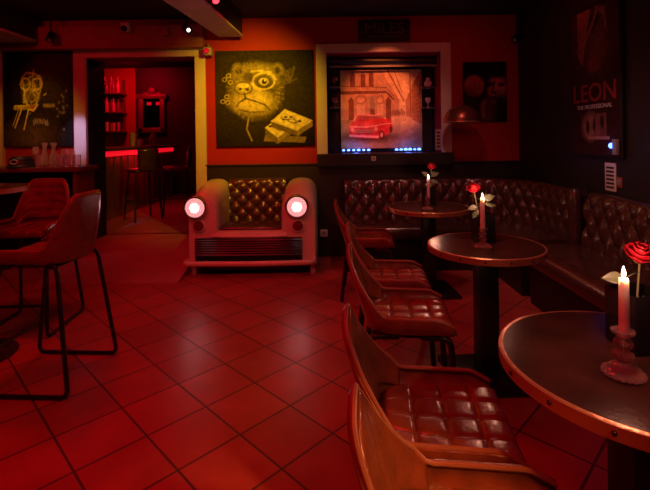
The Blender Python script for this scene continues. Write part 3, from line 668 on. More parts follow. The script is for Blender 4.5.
m = MB(); m.ball((WX-0.045, c.y+0.03, c.z+0.01), 0.022); m.build('blue_lamp', M['blueled'], r)
lamp('blue_glow', 'POINT', (WX-0.09, c.y+0.06, c.z), None, 0.10, (0.1, 0.2, 1.0), 0.02)

# ------------------------------------------------------------------ car front bench
def car_bench():
    fy = 4.40
    xl0, xl1 = at(187, 200, fy).x, -1.085
    xr0, xr1 = -0.455, at(317, 235, 4.6).x
    cx = (xl0+xr1)/2
    r = thing('car_front_bench', 'bench made from the cream front of an old car with lit headlights', 'bench', (cx, 4.7, 0))
    def fender(x0, x1, outer):
        m = MB(); R = []
        # stations from the nose back to the wall: crown height and roundness
        for y, top, inset in ((4.395, 0.785, 0.018), (4.42, 0.80, 0.006), (4.50, 0.83, 0.0), (4.62, 0.865, 0.0), (4.78, 0.905, 0.0), (4.95, 0.925, 0.0), (5.06, 0.92, 0.0)):
            ring = []; x0i, x1i = x0+inset, x1-inset; wdt = x1i-x0i; cxx = (x0i+x1i)/2
            n = 16; rr = wdt/2
            ring.append((x0i, y, 0.10+inset)); 
            for k in range(n+1):
                t = PI-PI*k/n
                ring.append((cxx+rr*math.copysign(abs(math.cos(t))**0.75, math.cos(t)), y, top-0.20+0.20*math.sin(t)**0.8))
            ring.append((x1i, y, 0.10+inset))
            R.append([Vector(q) for q in ring])
        m.rings(R)
        # nose cap
        return m
    for x0, x1, o in ((xl0, xl1, -1), (xr0, xr1, 1)):
        f = fender(x0, x1, o).build('fender', M['cream'], r, angle=50)
        foot = MB(); xf = x0+0.02 if o < 0 else x1-0.07
        foot.box((xf, 4.44, 0.0), (xf+0.05, 4.60, 0.16), 0.01); foot.build('foot', M['cream'], r)
    for hx, hy, sx_ in ((195.5, 207.5, 9.6), (297, 206.5, 9.8)):
        c = at(hx, hy, fy-0.03); rad = sx_*fy/F
        m = MB(); rot = Vector((0, -1, 0)).to_track_quat('Z', 'Y')
        m.lathe([(rad*1.18, -0.04), (rad*1.22, 0.01), (rad*1.12, 0.03), (rad*1.0, 0.03), (rad*0.96, 0.01), (rad*0.9, -0.04)], c, 36, axis=rot); hl = m.build('headlight', M['chrome'], r)
        m = MB(); m.lathe([(rad*0.99, 0.005), (rad*0.9, 0.022), (rad*0.6, 0.034), (rad*0.3, 0.04), (0.004, 0.042)], c, 36, rib=0.012, nrib=18, axis=rot); m.build('lens', M['bulb'], hl)
        m = MB(); m.ball(c+Vector((0, -0.042, 0)), rad*0.42, 1, 0.35, 1, 20); m.build('bulb', M['bulb_core'], hl)
        lamp('headlight_beam', 'SPOT', c+Vector((0, -0.09, 0)), c+Vector((0, -3, -0.9)), 0.9, (1, 0.25, 0.27), 0.06, 100, 0.9)
        s = at(hx+3 if hx < 250 else hx+1, 226, fy-0.02)
        m = MB(); m.lathe([(0.062, -0.03), (0.064, 0.006), (0.054, 0.012), (0.052, 0.0)], s, 28, axis=rot); sg = m.build('signal_lamp', M['cream'], r)
        m = MB(); m.lathe([(0.053, -0.01), (0.045, 0.012), (0.02, 0.02), (0.003, 0.021)], s, 28, axis=rot); m.build('red_lens', M['redlens'], sg)
    # nose panel between the fenders: lip above the grille
    lz = at(250, 231, 4.42).z; gz1 = at(250, 238, 4.40).z; gz0 = at(250, 255, 4.40).z
    m = MB(); R = []
    for x in np.linspace(xl1-0.06, xr0+0.06, 24):
        u = (x-cx)/0.4; bow = -0.03*(1-u*u)
        R.append([Vector((x, 4.44+bow, gz1-0.03)), Vector((x, 4.40+bow, gz1)), Vector((x, 4.385+bow, gz1+0.02)), Vector((x, 4.40+bow, lz-0.012)), Vector((x, 4.44+bow, lz)), Vector((x, 4.56, lz+0.003)), Vector((x, 4.56, gz1-0.03))])
    m.rings(R); m.build('hood_lip', M['cream'], r)
    gx0, gx1 = at(194.5, 245, 4.37).x, at(302, 245, 4.37).x
    m = MB(); m.box((gx0, 4.385, gz0-0.07), (gx1, 4.46, gz1+0.005), 0.006); g = m.build('grille', M['black'], r)
    for k in range(7):
        z = gz0+(gz1-gz0)*(k+0.4)/7; m = MB(); R = []
        for x in np.linspace(gx0+0.005*k*0, gx1, 20):
            u = (x-cx)/((gx1-gx0)/2); y = 4.372-0.015*(1-u*u)
            R.append([Vector((x, y, z-0.006)), Vector((x, y-0.006, z)), Vector((x, y, z+0.006)), Vector((x, y+0.03, z+0.004)), Vector((x, y+0.03, z-0.004))])
        m.rings(R); m.build('grille_slat', M['chrome_dull'], g)
    m = MB(); m.box((gx0+0.02, 4.43, 0.05), (gx1-0.02, 5.0, gz0), 0.01); m.build('underbody', M['black'], r)
    bz = at(250, 263.5, 4.30).z; bx0, bx1 = at(183.5, 262, 4.30).x, at(313.5, 262, 4.30).x
    m = MB(); m.tube(rounded([(bx0-0.0, 4.42, bz), (bx0+0.005, 4.31, bz), (cx, 4.285, bz), (bx1-0.005, 4.31, bz), (bx1, 4.42, bz)], 0.05), 0.026, 14); m.build('bumper', M['cream'], r)
    for x in (bx0+0.2, bx1-0.2):
        m = MB(); m.box((x-0.02, 4.30, bz-0.015), (x+0.02, 4.46, bz+0.015)); m.build('bumper_bracket', M['black'], r)
    # seat and tufted backrest
    sx0, sx1 = xl1-0.01, xr0+0.01
    m = MB(); m.box((sx0, 4.46, 0.30), (sx1, 5.0, lz+0.035), 0.03, seg=4); m.build('seat', M['leather_dark'], r)
    m = MB(); R = []
    for i in range(60):
        x = sx0+(sx1-sx0)*i/59; col = []
        for j in range(36):
            v = j/35; z = lz+0.02+(0.90-lz-0.02)*v
            a, bb = (x-sx0)/0.155, (z-lz)/0.15
            bul = (abs(math.sin(PI*(a+bb)/1)) * abs(math.sin(PI*(a-bb)/1)))**0.5
            col.append(Vector((x, 4.96+0.035*v-0.035*bul*min(1, (1-v)*8+0.3), z)))
        for k in range(1, 6): col.append(Vector((x, 4.995+0.07*k/5, 0.90+0.02*math.sin(PI*k/6))))
        R.append(col)
    m.grid(R); bk = solid(m.build('backrest', M['leather_dark'], r, angle=180), 0.01)
    m = MB()
    for ia in range(-1, 12):
        for ib in range(0, 6):
            a, bb = ia/2, ib/2
            if (ia+ib) % 2: continue
            x, z = sx0+a*0.155, lz+bb*0.15
            if sx0+0.03 < x < sx1-0.03 and lz+0.05 < z < 0.87: m.ball((x, 4.965+0.035*(z-lz)/(0.9-lz)-0.004, z), 0.009, 1, .6, 1, 8)
    m.build('upholstery_buttons', M['leather_dark'], bk)
    return r
car_bench()

# ------------------------------------------------------------------ tufted corner bench
def path_pts(segs, step=0.014):
    """segs: ('l', p, q) or ('a', centre, radius, a0, a1); returns (point, inward normal)"""
    out = []
    for sgm in segs:
        if sgm[0] == 'l':
            p0, q0_ = Vector(sgm[1]), Vector(sgm[2]); n = max(2, int((q0_-p0).length/step)); d = (q0_-p0).normalized()
            nn = Vector((d.y, -d.x))
            for i in range(n): out.append((p0+(q0_-p0)*i/n, nn))
        else:
            c, rad, a0, a1 = Vector(sgm[1]), sgm[2], sgm[3], sgm[4]; n = max(4, int(abs(a1-a0)*rad/step))
            for i in range(n):
                a = a0+(a1-a0)*i/n; v = Vector((math.cos(a), math.sin(a))); out.append((c+v*rad, -v))
    last = segs[-1]
    if last[0] == 'l': out.append((Vector(last[2]), out[-1][1]))
    return out
def booth(segs, label, loc, ends):
    r = thing('booth_bench', label, 'bench', loc, 'tufted wall benches')
    P = path_pts(segs)
    s = [0]
    for i in range(1, len(P)): s.append(s[-1]+(P[i][0]-P[i-1][0]).length)
    z0, z1 = 0.45, 0.895
    m = MB(); R = []
    for (p_, n_), t in zip(P, s):
        ring = []
        for j in range(31):
            v = j/30; z = z0+(z1-z0-0.03)*v
            a, bb = t/0.155, (z-0.40)/0.235
            bul = (abs(math.sin(PI*(a+bb)))*abs(math.sin(PI*(a-bb))))**0.5
            off = 0.125-0.03*v+0.042*bul*min(1, 0.25+(1-v)*5)
            ring.append(Vector((*(p_+n_*off), z)))
        for k in range(1, 7):
            th = PI*k/6
            ring.append(Vector((*(p_+n_*(0.058+0.045*math.cos(th))), z1-0.03+0.035*math.sin(th))))
        ring.append(Vector((*(p_+n_*0.012), z0))); R.append(ring)
    m.rings(R); bk = m.build('backrest', M['leather_dark'], r, angle=75)
    m = MB()
    for ia in range(0, int(s[-1]/0.0775)+1):
        for ib in range(0, 6):
            if (ia+ib) % 2: continue
            t, z = ia*0.0775, 0.40+ib*0.1175
            if z < z0+0.03 or z > z1-0.05 or t > s[-1]-0.03 or t < 0.03: continue
            i = int(np.searchsorted(s, t)); p_, n_ = P[min(i, len(P)-1)]; v = (z-z0)/(z1-z0-0.03)
            q_ = p_+n_*(0.128-0.03*v); m.ball((q_.x, q_.y, z), 0.010, n=8)
    m.build('upholstery_buttons', M['leather_dark'], bk)
    m = MB(); R = []
    for p_, n_ in P[::3]+[P[-1]]:
        prof = [(0.08, 0.34), (0.08, 0.468), (0.30, 0.478), (0.55, 0.478), (0.60, 0.470), (0.635, 0.450), (0.650, 0.42), (0.648, 0.38), (0.635, 0.34)]
        R.append([Vector((*(p_+n_*o_), z_)) for o_, z_ in prof])
    m.rings(R); m.build('seat', M['leather_dark'], r, angle=60)
    m = MB(); R = []
    for p_, n_ in P[::3]+[P[-1]]:
        R.append([Vector((*(p_+n_*o_), z_)) for o_, z_ in ((0.05, 0.0), (0.05, 0.34), (0.60, 0.34), (0.58, 0.0))])
    m.rings(R); m.build('plinth', M['black'], r, angle=30)
    for (ex, ey) in ends:
        m = MB(); m.lathe([(0.002, 0.42), (0.04, 0.42), (0.052, 0.45), (0.055, 0.6), (0.055, 0.84), (0.048, 0.89), (0.028, 0.915), (0.002, 0.92)], (ex, ey, 0), 24); m.build('end_bolster', M['leather_dark'], r)
    return r
BW, BX = WY-0.03, WX-0.005
booth([('l', (0.215, BW), (1.42, BW)), ('a', (1.42, BW-0.82), 0.82, PI/2, 0), ('l', (BX-0.005, BW-0.82), (BX-0.005, 3.74))],
      'brown tufted corner bench curving from the back wall to the right wall', (1.2, 4.6, 0), [(BX-0.14, 3.72)])
booth([('l', (BX, 3.60), (BX, 0.0))], 'brown tufted bench along the right wall behind the nearest table', (1.9, 2.0, 0), [])

# ------------------------------------------------------------------ tables
def table(x, y, h, rad, label, rz=0.0):
    r = thing('bistro_table', label, 'table', (0, 0, 0), 'round bistro tables')
    m = MB(); m.lathe([(0.001, h-0.03), (rad-0.004, h-0.03), (rad-0.004, h-0.001), (rad-0.012, h), (0.001, h)], n=72); m.build('tabletop', M['wood'], r, world=False)
    m = MB(); m.lathe([(rad-0.003, h-0.034), (rad+0.002, h-0.034), (rad+0.002, h-0.002), (rad-0.004, h+0.0008), (rad-0.010, h+0.0008), (rad-0.010, h-0.001), (rad-0.003, h-0.003)], n=72)
    eb = m.build('edge_band', M['copper'], r, world=False)
    for k in range(16):
        a = 2*PI*k/16; m = MB(); m.ball(((rad+0.002)*math.cos(a), (rad+0.002)*math.sin(a), h-0.018), 0.006, n=8)
        m.build('nail', M['darkmetal'], eb, world=False)
    m = MB(); m.box((-0.055, -0.055, 0.02), (0.055, 0.055, h-0.04), 0.008); m.build('column', M['blackmetal'], r, world=False)
    m = MB(); m.box((-0.15, -0.15, h-0.045), (0.15, 0.15, h-0.031), 0.003); m.build('top_plate', M['blackmetal'], r, world=False)
    m = MB(); m.box((-0.22, -0.22, 0), (0.22, 0.22, 0.022), 0.006); m.build('base_plate', M['blackmetal'], r, world=False)
    r.location = (x, y, 0); r.rotation_euler = (0, 0, rz); return r
TABLES = [(0.905, 3.90, 0.35), (0.905, 2.51, 0.318), (0.845, 1.20, 0.352)]
for (x_, y_, r_), l_ in zip(TABLES, ('round table farthest back by the tufted corner bench', 'middle round table of the row beside the wall bench', 'nearest round table with the largest candle on it')):
    table(x_, y_, 0.75, r_, l_, 0.05)

# table settings
def candlestick(c, s, label):
    m = MB(); prof = [(0.002, 0), (0.044, 0), (0.050, 0.004), (0.046, 0.012), (0.030, 0.024), (0.016, 0.034), (0.013, 0.040), (0.022, 0.050), (0.024, 0.058), (0.014, 0.066), (0.013, 0.070), (0.021, 0.080), (0.021, 0.088), (0.014, 0.096), (0.016, 0.104), (0.026, 0.112), (0.027, 0.118), (0.020, 0.118), (0.0125, 0.112), (0.0125, 0.100), (0.002, 0.100)]
    m.lathe([(a*s, b_*s) for a, b_ in prof], (0, 0, 0), 80, rib=0.07, nrib=20)
    o = m.build('candlestick', M['pinkglass'], angle=60); o.location = c
    tag(o, label, 'candlestick', 'glass candlesticks'); return o
def candle(c, h, rad, label, power):
    r = thing('candle', label, 'candle', c, 'lit white candles')
    m = MB(); m.lathe([(0.001, 0), (rad*1.0, 0), (rad*1.05, 0.01), (rad*0.92, h-0.006), (rad*0.8, h), (rad*0.4, h-0.004), (0.001, h-0.005)], n=24); m.build('wax_body', M['wax'], r, world=False)
    m = MB(); m.tube([(0, 0, h-0.006), (0.0005, 0, h+0.004), (0.001, 0.0, h+0.009)], 0.001, 6); m.build('wick', M['wick'], r, world=False)
    f = 1.0
    m = MB(); m.lathe([(0.0005, 0.003), (0.0036, 0.006), (0.0048, 0.012), (0.0042, 0.018), (0.0022, 0.025), (0.0004, 0.031)], (0, 0, h+0.0), 14); m.build('flame', M['flame'], r, world=False)
    lamp('candle_light', 'POINT', Vector(c)+Vector((0, 0, h+0.022)), None, power*2.3, (1.0, 0.40, 0.26), 0.012)
def square_vase(c, wd, h, label, rz=0.2):
    m = MB(); o_, i_ = wd/2, wd/2-0.006
    def ring(a, z): return [Vector((sx*a, sy*a, z)) for sx, sy in ((-1, -1), (1, -1), (1, 1), (-1, 1))]
    m.rings([ring(o_*0.96, 0), ring(o_, 0.01), ring(o_, h), ring(i_, h), ring(i_, 0.012)])
    o = m.build('vase', M['blackglass'], smooth=False); o.location = c; o.rotation_euler = (0, 0, rz)
    tag(o, label, 'vase', 'black glass vases'); return o
def rose(base, head, size, label, leaves):
    base, head = Vector(base), Vector(head)
    r = thing('rose', label, 'rose', tuple(base), 'red roses')
    mid = (base+head)/2+Vector((0.008, 0.01, 0.0))
    pts = [base*(1-t)**2+mid*2*t*(1-t)+head*t*t for t in [k/10 for k in range(11)]]
    m = MB(); m.tube(pts, 0.0028, 8); m.build('stem', M['stem'], r)
    up = (head-mid).normalized(); q = (up+Vector((0, -0.35, 0.1))).to_track_quat('Z', 'Y')
    m = MB()
    for layer, (n, rad, hh, op) in enumerate(((3, 0.10, 0.62, -0.10), (4, 0.22, 0.66, 0.02), (5, 0.36, 0.62, 0.16), (5, 0.50, 0.52, 0.34), (6, 0.60, 0.40, 0.55))):
        for k in range(n):
            a0 = 2*PI*k/n+layer*0.7; wdt = 2*PI/n*0.72
            R = []
            for i in range(7):
                v = i/6; row = []
                for j in range(7):
                    a = a0+wdt*(j/6*2-1)*(0.55+0.45*math.sin(PI*min(1, v*0.75+0.12)))
                    rr = rad*(0.35+0.65*math.sin(v*PI/2))+op*v*v*0.32+0.02*math.cos(3*a)
                    z = -0.38+hh*v*1.6-0.10*max(0, v-0.75)*4*op-0.08*abs(j-3)/3*v
                    row.append(head+q@Vector((rr*math.cos(a), rr*math.sin(a), z))*size)
                R.append(row)
            m.grid(R)
    bl = solid(m.build('bloom', M['rose'], r, angle=180), 0.0012)
    m = MB(); m.ball(head-(q@Vector((0, 0, 0.28)))*size, size*0.28, 1, 1, 0.9, 10); m.build('calyx', M['stem'], r)
    for lp, ld, ll in leaves:
        lp, ld = Vector(lp), Vector(ld).normalized(); side = ld.cross(Vector((0, -0.8, 0.6))).normalized(); nrm = side.cross(ld)
        near = min(pts, key=lambda p_: (p_-lp).length)
        m = MB(); m.tube([near, (near+lp)/2+Vector((0, 0, 0.002)), lp], 0.0014, 6)
        R = []
        for i in range(11):
            v = i/10; wv = ll*0.30*math.sin(PI*v**0.8)+0.0004; row = []
            for j in range(7):
                u = j/3-1; row.append(lp+ld*ll*v+side*wv*u+nrm*(0.12*ll*abs(u)*wv/(ll*0.3)-0.18*ll*v*v))
            R.append(row)
        m.grid(R); solid(m.build('leaf', M['leaf'], r, angle=180), 0.0008)

TH = 0.7508
# nearest table
cz = on_z(623.5, 375, TH)
candlestick((cz.x, cz.y, TH), 0.98, 'glass candlestick on the nearest table')
candle((cz.x+0.004, cz.y, TH+0.100*0.98), 0.150, 0.0125, 'tall white candle burning on the nearest table', 2.2)
vz = at(634, 330, 1.28); square_vase((vz.x+0.012, 1.28, TH), 0.115, 0.165, 'black square vase behind the candle on the nearest table', 0.1)
hd = at(640, 255, 1.27)
rose((vz.x+0.0, 1.28, TH+0.02), hd, 0.054, 'large red rose in the vase on the nearest table',
     [(at(624, 279, 1.25), (-1, 0.05, 0.10), 0.058), (at(636, 308, 1.26), (1, -0.1, 0.25), 0.06), (at(640, 300, 1.28), (0.8, 0.3, -0.3), 0.05)])
# middle table
cz = on_z(483, 247.5, TH)
candlestick((cz.x, cz.y, TH), 0.90, 'glass candlestick on the middle table of the row')
candle((cz.x, cz.y, TH+0.090), 0.18, 0.0125, 'lit candle on the middle table of the row', 1.6)
vz = at(483, 230, 2.58); square_vase((vz.x, 2.58, TH), 0.105, 0.165, 'black square vase on the middle table of the row', 0.05)
hd = at(473.5, 189, 2.56)
rose((vz.x-0.005, 2.58, TH+0.02), hd, 0.050, 'red rose leaning left over the middle table of the row',
     [(at(484, 200, 2.52), (1, 0.0, 0.45), 0.07), (at(485, 204, 2.53), (1, 0, -0.1), 0.07), (at(477, 207, 2.54), (-1, 0, -0.2), 0.055), (at(478, 210, 2.54), (-0.6, 0, -0.9), 0.06)])
# farthest table
cz = on_z(427.5, 209.5, TH)
candlestick((cz.x, cz.y, TH), 0.95, 'glass candlestick on the farthest table')
candle((cz.x+0.01, cz.y, TH+0.095), 0.17, 0.0125, 'lit candle on the farthest table by the corner bench', 1.4)
vz = at(429, 200, 4.0); square_vase((vz.x, 4.0, TH), 0.095, 0.16, 'black square vase on the farthest table', 0.1)
hd = at(431.5, 167, 3.96)
rose((vz.x+0.0, 4.0, TH+0.02), hd, 0.052, 'small red rose upright on the farthest table',
     [(at(429, 177, 3.95), (-0.6, 0, 0.5), 0.08), (at(431, 176, 3.95), (0.9, 0, 0.4), 0.08), (at(431, 181, 3.95), (1, 0, -0.2), 0.075)])

# ------------------------------------------------------------------ leather bucket chairs and stools
def bucket(r, h, lean, cols, rows, drop_=0.05, taper=0.16):
    """leather shell facing +x, seat surface at z = h"""
    hw, xf, rc, xb = 0.188, 0.198, 0.115, -0.195
    pl = []
    ns = 14
    for i in range(ns): pl.append((Vector((xf-(xf-(xb+rc))*i/ns, hw)), Vector((0, 1))))
    for i in range(10):
        a = PI/2+PI/2*i/10; pl.append((Vector((xb+rc+rc*math.cos(a), hw-rc+rc*math.sin(a))), Vector((math.cos(a), math.sin(a)))))
    nb = 6
    for i in range(nb): pl.append((Vector((xb, (hw-rc)*(1-2*i/nb))), Vector((-1, 0))))
    pl += [(Vector((p_.x, -p_.y)), Vector((n_.x, -n_.y))) for p_, n_ in pl[ns+10-1::-1]] if False else []
    half = pl[:ns+10]
    pl = half+[(Vector((xb, (hw-rc)*(1-2*i/nb))), Vector((-1, 0))) for i in range(nb+1)]+[(Vector((p_.x, -p_.y)), Vector((n_.x, -n_.y))) for p_, n_ in half[::-1]]
    def wgt(p_):
        if abs(p_.y) <= 0.085: return 1.0
        t = (-0.105-p_.x)/0.085; t = max(0, min(1, t)); return t*t*(3-2*t)
    def height(p_):
        wb = wgt(p_); arm = 0.052*min(1, 0.35+(xf-p_.x)/0.10)
        return arm*(1-wb)+0.345*wb-drop_*wb*(abs(p_.y)/0.16)**2.2
    def pt(p_, n_, v, inset=0.0):
        wb = wgt(p_); H = height(p_)
        fl = 0.018*(1-wb)+lean*wb
        dr = (n_*(1-wb*0.75)+Vector((-1, 0))*wb*0.75); dr.normalize()
        bulge = 0.012*math.sin(PI*v)*(1-wb)+0.010*math.sin(PI*v)*wb
        q_ = p_+dr*(fl*v**1.3)+n_*(bulge-inset)
        if wb > 0.3: q_.y *= 1-taper*v*v*wb
        return Vector((q_.x, q_.y, h-0.012+(H+0.012)*v))
    NV = 14
    m = MB()
    R = [[pt(p_, n_, j/NV) for j in range(NV+1)] for p_, n_ in pl]
    # underside pan closes the bucket
    vv = m.grid(R)
    m.bm.faces.new([c_[0] for c_ in vv])
    shell = m.build('shell', M['leather'], r, world=False, angle=70); solid(shell, 0.014, 1.0)
    m = MB(); m.tube([pt(p_, n_, 1.0)+Vector((0, 0, 0.001)) for p_, n_ in pl], 0.0072, 8); m.build('piping', M['stitch'], r, world=False)
    # quilted seat pad
    N = 49; R = []
    x0, x1 = -0.178, 0.214
    for i in range(N):
        a = i/(N-1); row = []
        for j in range(N):
            c_ = j/(N-1); x = x0+(x1-x0)*a; y = (c_*2-1)*0.186
            if x < xb+rc+0.02:
                lim = math.sqrt(max(0.0004, (rc-0.012)**2-min(rc-0.013, xb+rc-x if x < xb+rc else 0)**2))+(hw-rc)
                y *= min(1, lim/0.186)
            bul = (abs(math.sin(PI*4*a))*abs(math.sin(PI*4*c_)))**0.16*0.012
            edge = min(a, 1-a, c_, 1-c_); drop = 0.012*max(0, 1-edge/0.04)**2
            roll = 0.010*max(0, (a-0.86)/0.14)**2
            row.append(Vector((x, y, h+0.008+bul-drop-roll-0.006*math.sin(PI*c_)*math.sin(PI*min(1, a*1.1)))))
        R.append(row)
    m = MB(); vv = m.grid(R)
    def skirt(rim):
        low = [m.bm.verts.new(v_.co-Vector((0, 0, 0.012))) for v_ in rim]
        for k in range(len(rim)-1): m.bm.faces.new((rim[k], rim[k+1], low[k+1], low[k]))
    skirt(vv[0]); skirt(vv[-1]); skirt([c_[0] for c_ in vv]); skirt([c_[-1] for c_ in vv])
    m.build('seat', M['leather'], r, world=False, angle=80)
    # quilted inner back pad
    bk = [(p_, n_) for p_, n_ in pl if p_.x < xb+rc*0.80]
    R = []; nb_ = len(bk)
    fine = []
    for i in range(nb_-1):
        for k in range(3):
            t = k/3; fine.append((bk[i][0]*(1-t)+bk[i+1][0]*t, (bk[i][1]*(1-t)+bk[i+1][1]*t).normalized()))
    for i, (p_, n_) in enumerate(fine):
        a = i/(len(fine)-1); col = []
        for j in range(37):
            v = 0.15+0.83*j/36
            bul = (abs(math.sin(PI*cols*a))*abs(math.sin(PI*rows*j/36)))**0.3*0.010
            edge = min(a, 1-a, j/36, 1-j/36); bul *= min(1, edge/0.03+0.1)
            col.append(pt(p_, n_, v, 0.005+bul))
        R.append(col)
    m = MB(); m.grid(R); solid(m.build('back_pad', M['leather'], r, world=False, angle=80), 0.004)

def chair_proto():
    h = 0.475
    r = thing('leather_chair', '', 'chair', (0, 0, 0), 'leather bucket chairs at the round tables')
    bucket(r, h, 0.095, 2, 1, 0.12, 0.26)
    m = MB(); zf = h-0.043
    m.tube(rounded([(0.17, 0.16, zf), (0.17, -0.16, zf), (-0.17, -0.15, zf), (-0.17, 0.15, zf)], 0.03, closed=True), 0.011, 10, True)
    m.box((-0.16, -0.14, zf+0.008), (0.16, 0.14, zf+0.0165), 0.004); m.build('seat_frame', M['blackmetal'], r, world=False)
    for sx in (1, -1):
        for sy in (1, -1):
            m = MB(); m.tube(rounded([(0.05*sx, 0.165*sy, zf), (0.185*sx, 0.175*sy, zf), ((0.215 if sx > 0 else -0.235), 0.205*sy, 0.0)], 0.04), 0.015, 12)
            m.build('leg', M['blackmetal'], r, world=False)
    return r
cp = chair_proto()
CH = [(0.375, 3.86, -0.10, 'leather chair farthest back at the table by the corner bench'),
      (0.425, 2.79, -0.10, 'farther of the two leather chairs at the middle table'),
      (0.405, 2.23, -0.12, 'nearer of the two leather chairs at the middle table'),
      (0.352, 1.392, -0.13, 'dark red leather chair second from the camera with quilted seat in full view'),
      (0.345, 0.918, -0.12, 'orange lit leather chair nearest the camera cut off at the bottom edge')]
for i, (x, y, rz, lab) in enumerate(CH):
    if i == 0: cp.location = (x, y, 0); cp.rotation_euler = (0, 0, rz); cp['label'] = lab
    else: dup(cp, (x, y, 0), rz, lab)

def stool_proto():
    h = 0.725
    r = thing('counter_stool', '', 'stool', (0, 0, 0), 'leather counter stools on the left')
    bucket(r, h, 0.05, 2, 5, 0.006, 0.06)
    zf = h-0.043
    for sy in (1, -1):
        m = MB(); y = 0.245*sy
        m.tube(rounded([(0.10, 0.17*sy, zf), (0.15, 0.19*sy, zf), (0.255, y, 0.012), (-0.265, y, 0.012), (-0.175, 0.19*sy, zf+0.01), (-0.12, 0.17*sy, zf)], 0.05, 8), 0.0125, 12)
        m.build('sled_leg', M['blackmetal'], r, world=False)
    m = MB(); m.tube([(0.222, -0.230, 0.22), (0.222, 0.230, 0.22)], 0.010, 10); m.build('footrest', M['blackmetal'], r, world=False)
    m = MB(); m.box((-0.16, -0.14, zf-0.006), (0.15, 0.14, zf+0.0165), 0.004)
    for x in (0.11, -0.13): m.tube([(x, -0.175, zf), (x, 0.175, zf)], 0.011, 10)
    m.build('seat_frame', M['blackmetal'], r, world=False)
    return r
sp = stool_proto()
sp.location = (-1.63, 2.59, 0); sp.rotation_euler = (0, 0, PI-0.06); sp['label'] = 'red leather counter stool in front with its back towards the room'
dup(sp, (-2.21, 3.30, 0), -PI/2+0.06, 'red leather counter stool behind the other one facing the camera')

# tall table at the left edge
r = thing('bar_table', 'tall round table cut by the left edge between the two counter stools', 'table', (0, 0, 0))
m = MB(); m.lathe([(0.001, 1.05), (0.28, 1.05), (0.285, 1.055), (0.285, 1.082), (0.275, 1.085), (0.001, 1.085)], n=56); m.build('tabletop', M['wood'], r, world=False)
m = MB(); m.lathe([(0.281, 1.053), (0.288, 1.053), (0.288, 1.083), (0.281, 1.083)], n=56); m.build('edge_band', M['copper'], r, world=False)
m = MB(); m.cyl((0, 0, 0.1), (0, 0, 1.05), 0.04); m.build('column', M['blackmetal'], r, world=False)
m = MB(); m.lathe([(0.001, 0), (0.21, 0), (0.215, 0.015), (0.19, 0.035), (0.10, 0.06), (0.06, 0.12), (0.04, 0.14), (0.001, 0.14)], n=40); m.build('base', M['blackmetal'], r, world=False)
r.location = (-2.24, 2.82, 0)

# ------------------------------------------------------------------ sideboard with glassware
st = at(60, 167, 4.72).z; sx1 = at(83.5, 168, 4.75).x
r = thing('sideboard', 'dark high sideboard under the tall dark painting', 'sideboard', (-3.4, 4.85, 0))
m = MB(); m.box((LX+0.02, 4.66, st-0.05), (sx1, 5.075, st), 0.006); m.build('top', M['barwood'], r)
for x in (LX+0.05, sx1-0.09):
    m = MB(); m.box((x, 4.70, 0), (x+0.04, 5.07, st-0.05), 0.004); m.build('side_panel', M['barwood'], r)
m = MB(); m.box((LX+0.09, 5.02, 0.10), (sx1-0.09, 5.07, st-0.05)); m.build('back_panel', M['black'], r)
for z in (0.12, 0.48): 
    m = MB(); m.box((LX+0.09, 4.72, z), (sx1-0.09, 5.02, z+0.025)); m.build('shelf', M['barwood'], r)
GP = {'carafe': [(0.001, 0), (0.052, 0), (0.055, 0.02), (0.052, 0.14), (0.030, 0.20), (0.024, 0.25), (0.044, 0.32), (0.041, 0.32), (0.020, 0.25), (0.027, 0.20), (0.048, 0.14), (0.050, 0.02), (0.001, 0.01)],
      'wine_glass': [(0.001, 0), (0.034, 0), (0.034, 0.003), (0.005, 0.010), (0.004, 0.09), (0.03, 0.12), (0.038, 0.16), (0.032, 0.22), (0.030, 0.22), (0.035, 0.16), (0.027, 0.122), (0.001, 0.10)],
      'tumbler': [(0.001, 0), (0.034, 0), (0.040, 0.02), (0.042, 0.13), (0.039, 0.13), (0.036, 0.02), (0.001, 0.012)]}
def glass(kind, px, d, label, s=1.0):
    c = at(px, 166, d); m = MB(); m.lathe([(a*s, z*s) for a, z in GP[kind]], (0, 0, 0), 24)
    o = m.build(kind, M['glass'], angle=50); o.location = (c.x, d, st); tag(o, label, 'glass', 'glassware on the sideboard')
glass('wine_glass', 36, 4.97, 'stemmed wine glass left of the two tall carafes on the sideboard', 1.0)
glass('carafe', 45, 4.95, 'left one of the two tall carafes on the sideboard', 0.82)
glass('carafe', 54, 4.95, 'right one of the two tall carafes on the sideboard', 0.82)
glass('tumbler', 40.5, 4.76, 'low tumbler in front of the left carafe on the sideboard')
glass('tumbler', 58.5, 4.78, 'low tumbler just right of the carafes on the sideboard')
glass('wine_glass', 65, 4.84, 'stemmed wine glass right of the carafes on the sideboard', 0.88)
glass('wine_glass', 72, 4.86, 'stemmed wine glass nearest the doorway on the sideboard', 0.85)
glass('tumbler', 77, 4.80, 'tumbler at the right end of the sideboard by the doorway')
glass('tumbler', 68.5, 4.76, 'low tumbler in front of the stemmed glasses on the sideboard')
c = at(21, 166, 4.78)
r = thing('hat', 'dark low round hat lying on the sideboard', 'hat', (c.x, 4.79, st))
m = MB(); m.lathe([(0.001, 0), (0.145, 0), (0.15, 0.006), (0.13, 0.014), (0.12, 0.03), (0.115, 0.09), (0.09, 0.115), (0.04, 0.105), (0.001, 0.10)], n=40); m.build('crown', M['black'], r, world=False)
m = MB(); m.tube([(0.04*math.cos(t), -0.118-0.0*t, 0.06+0.022*math.sin(t)) for t in [2*PI*k/24 for k in range(24)]], 0.008, 8, True); m.build('pale_badge', M['beam'], r, world=False)

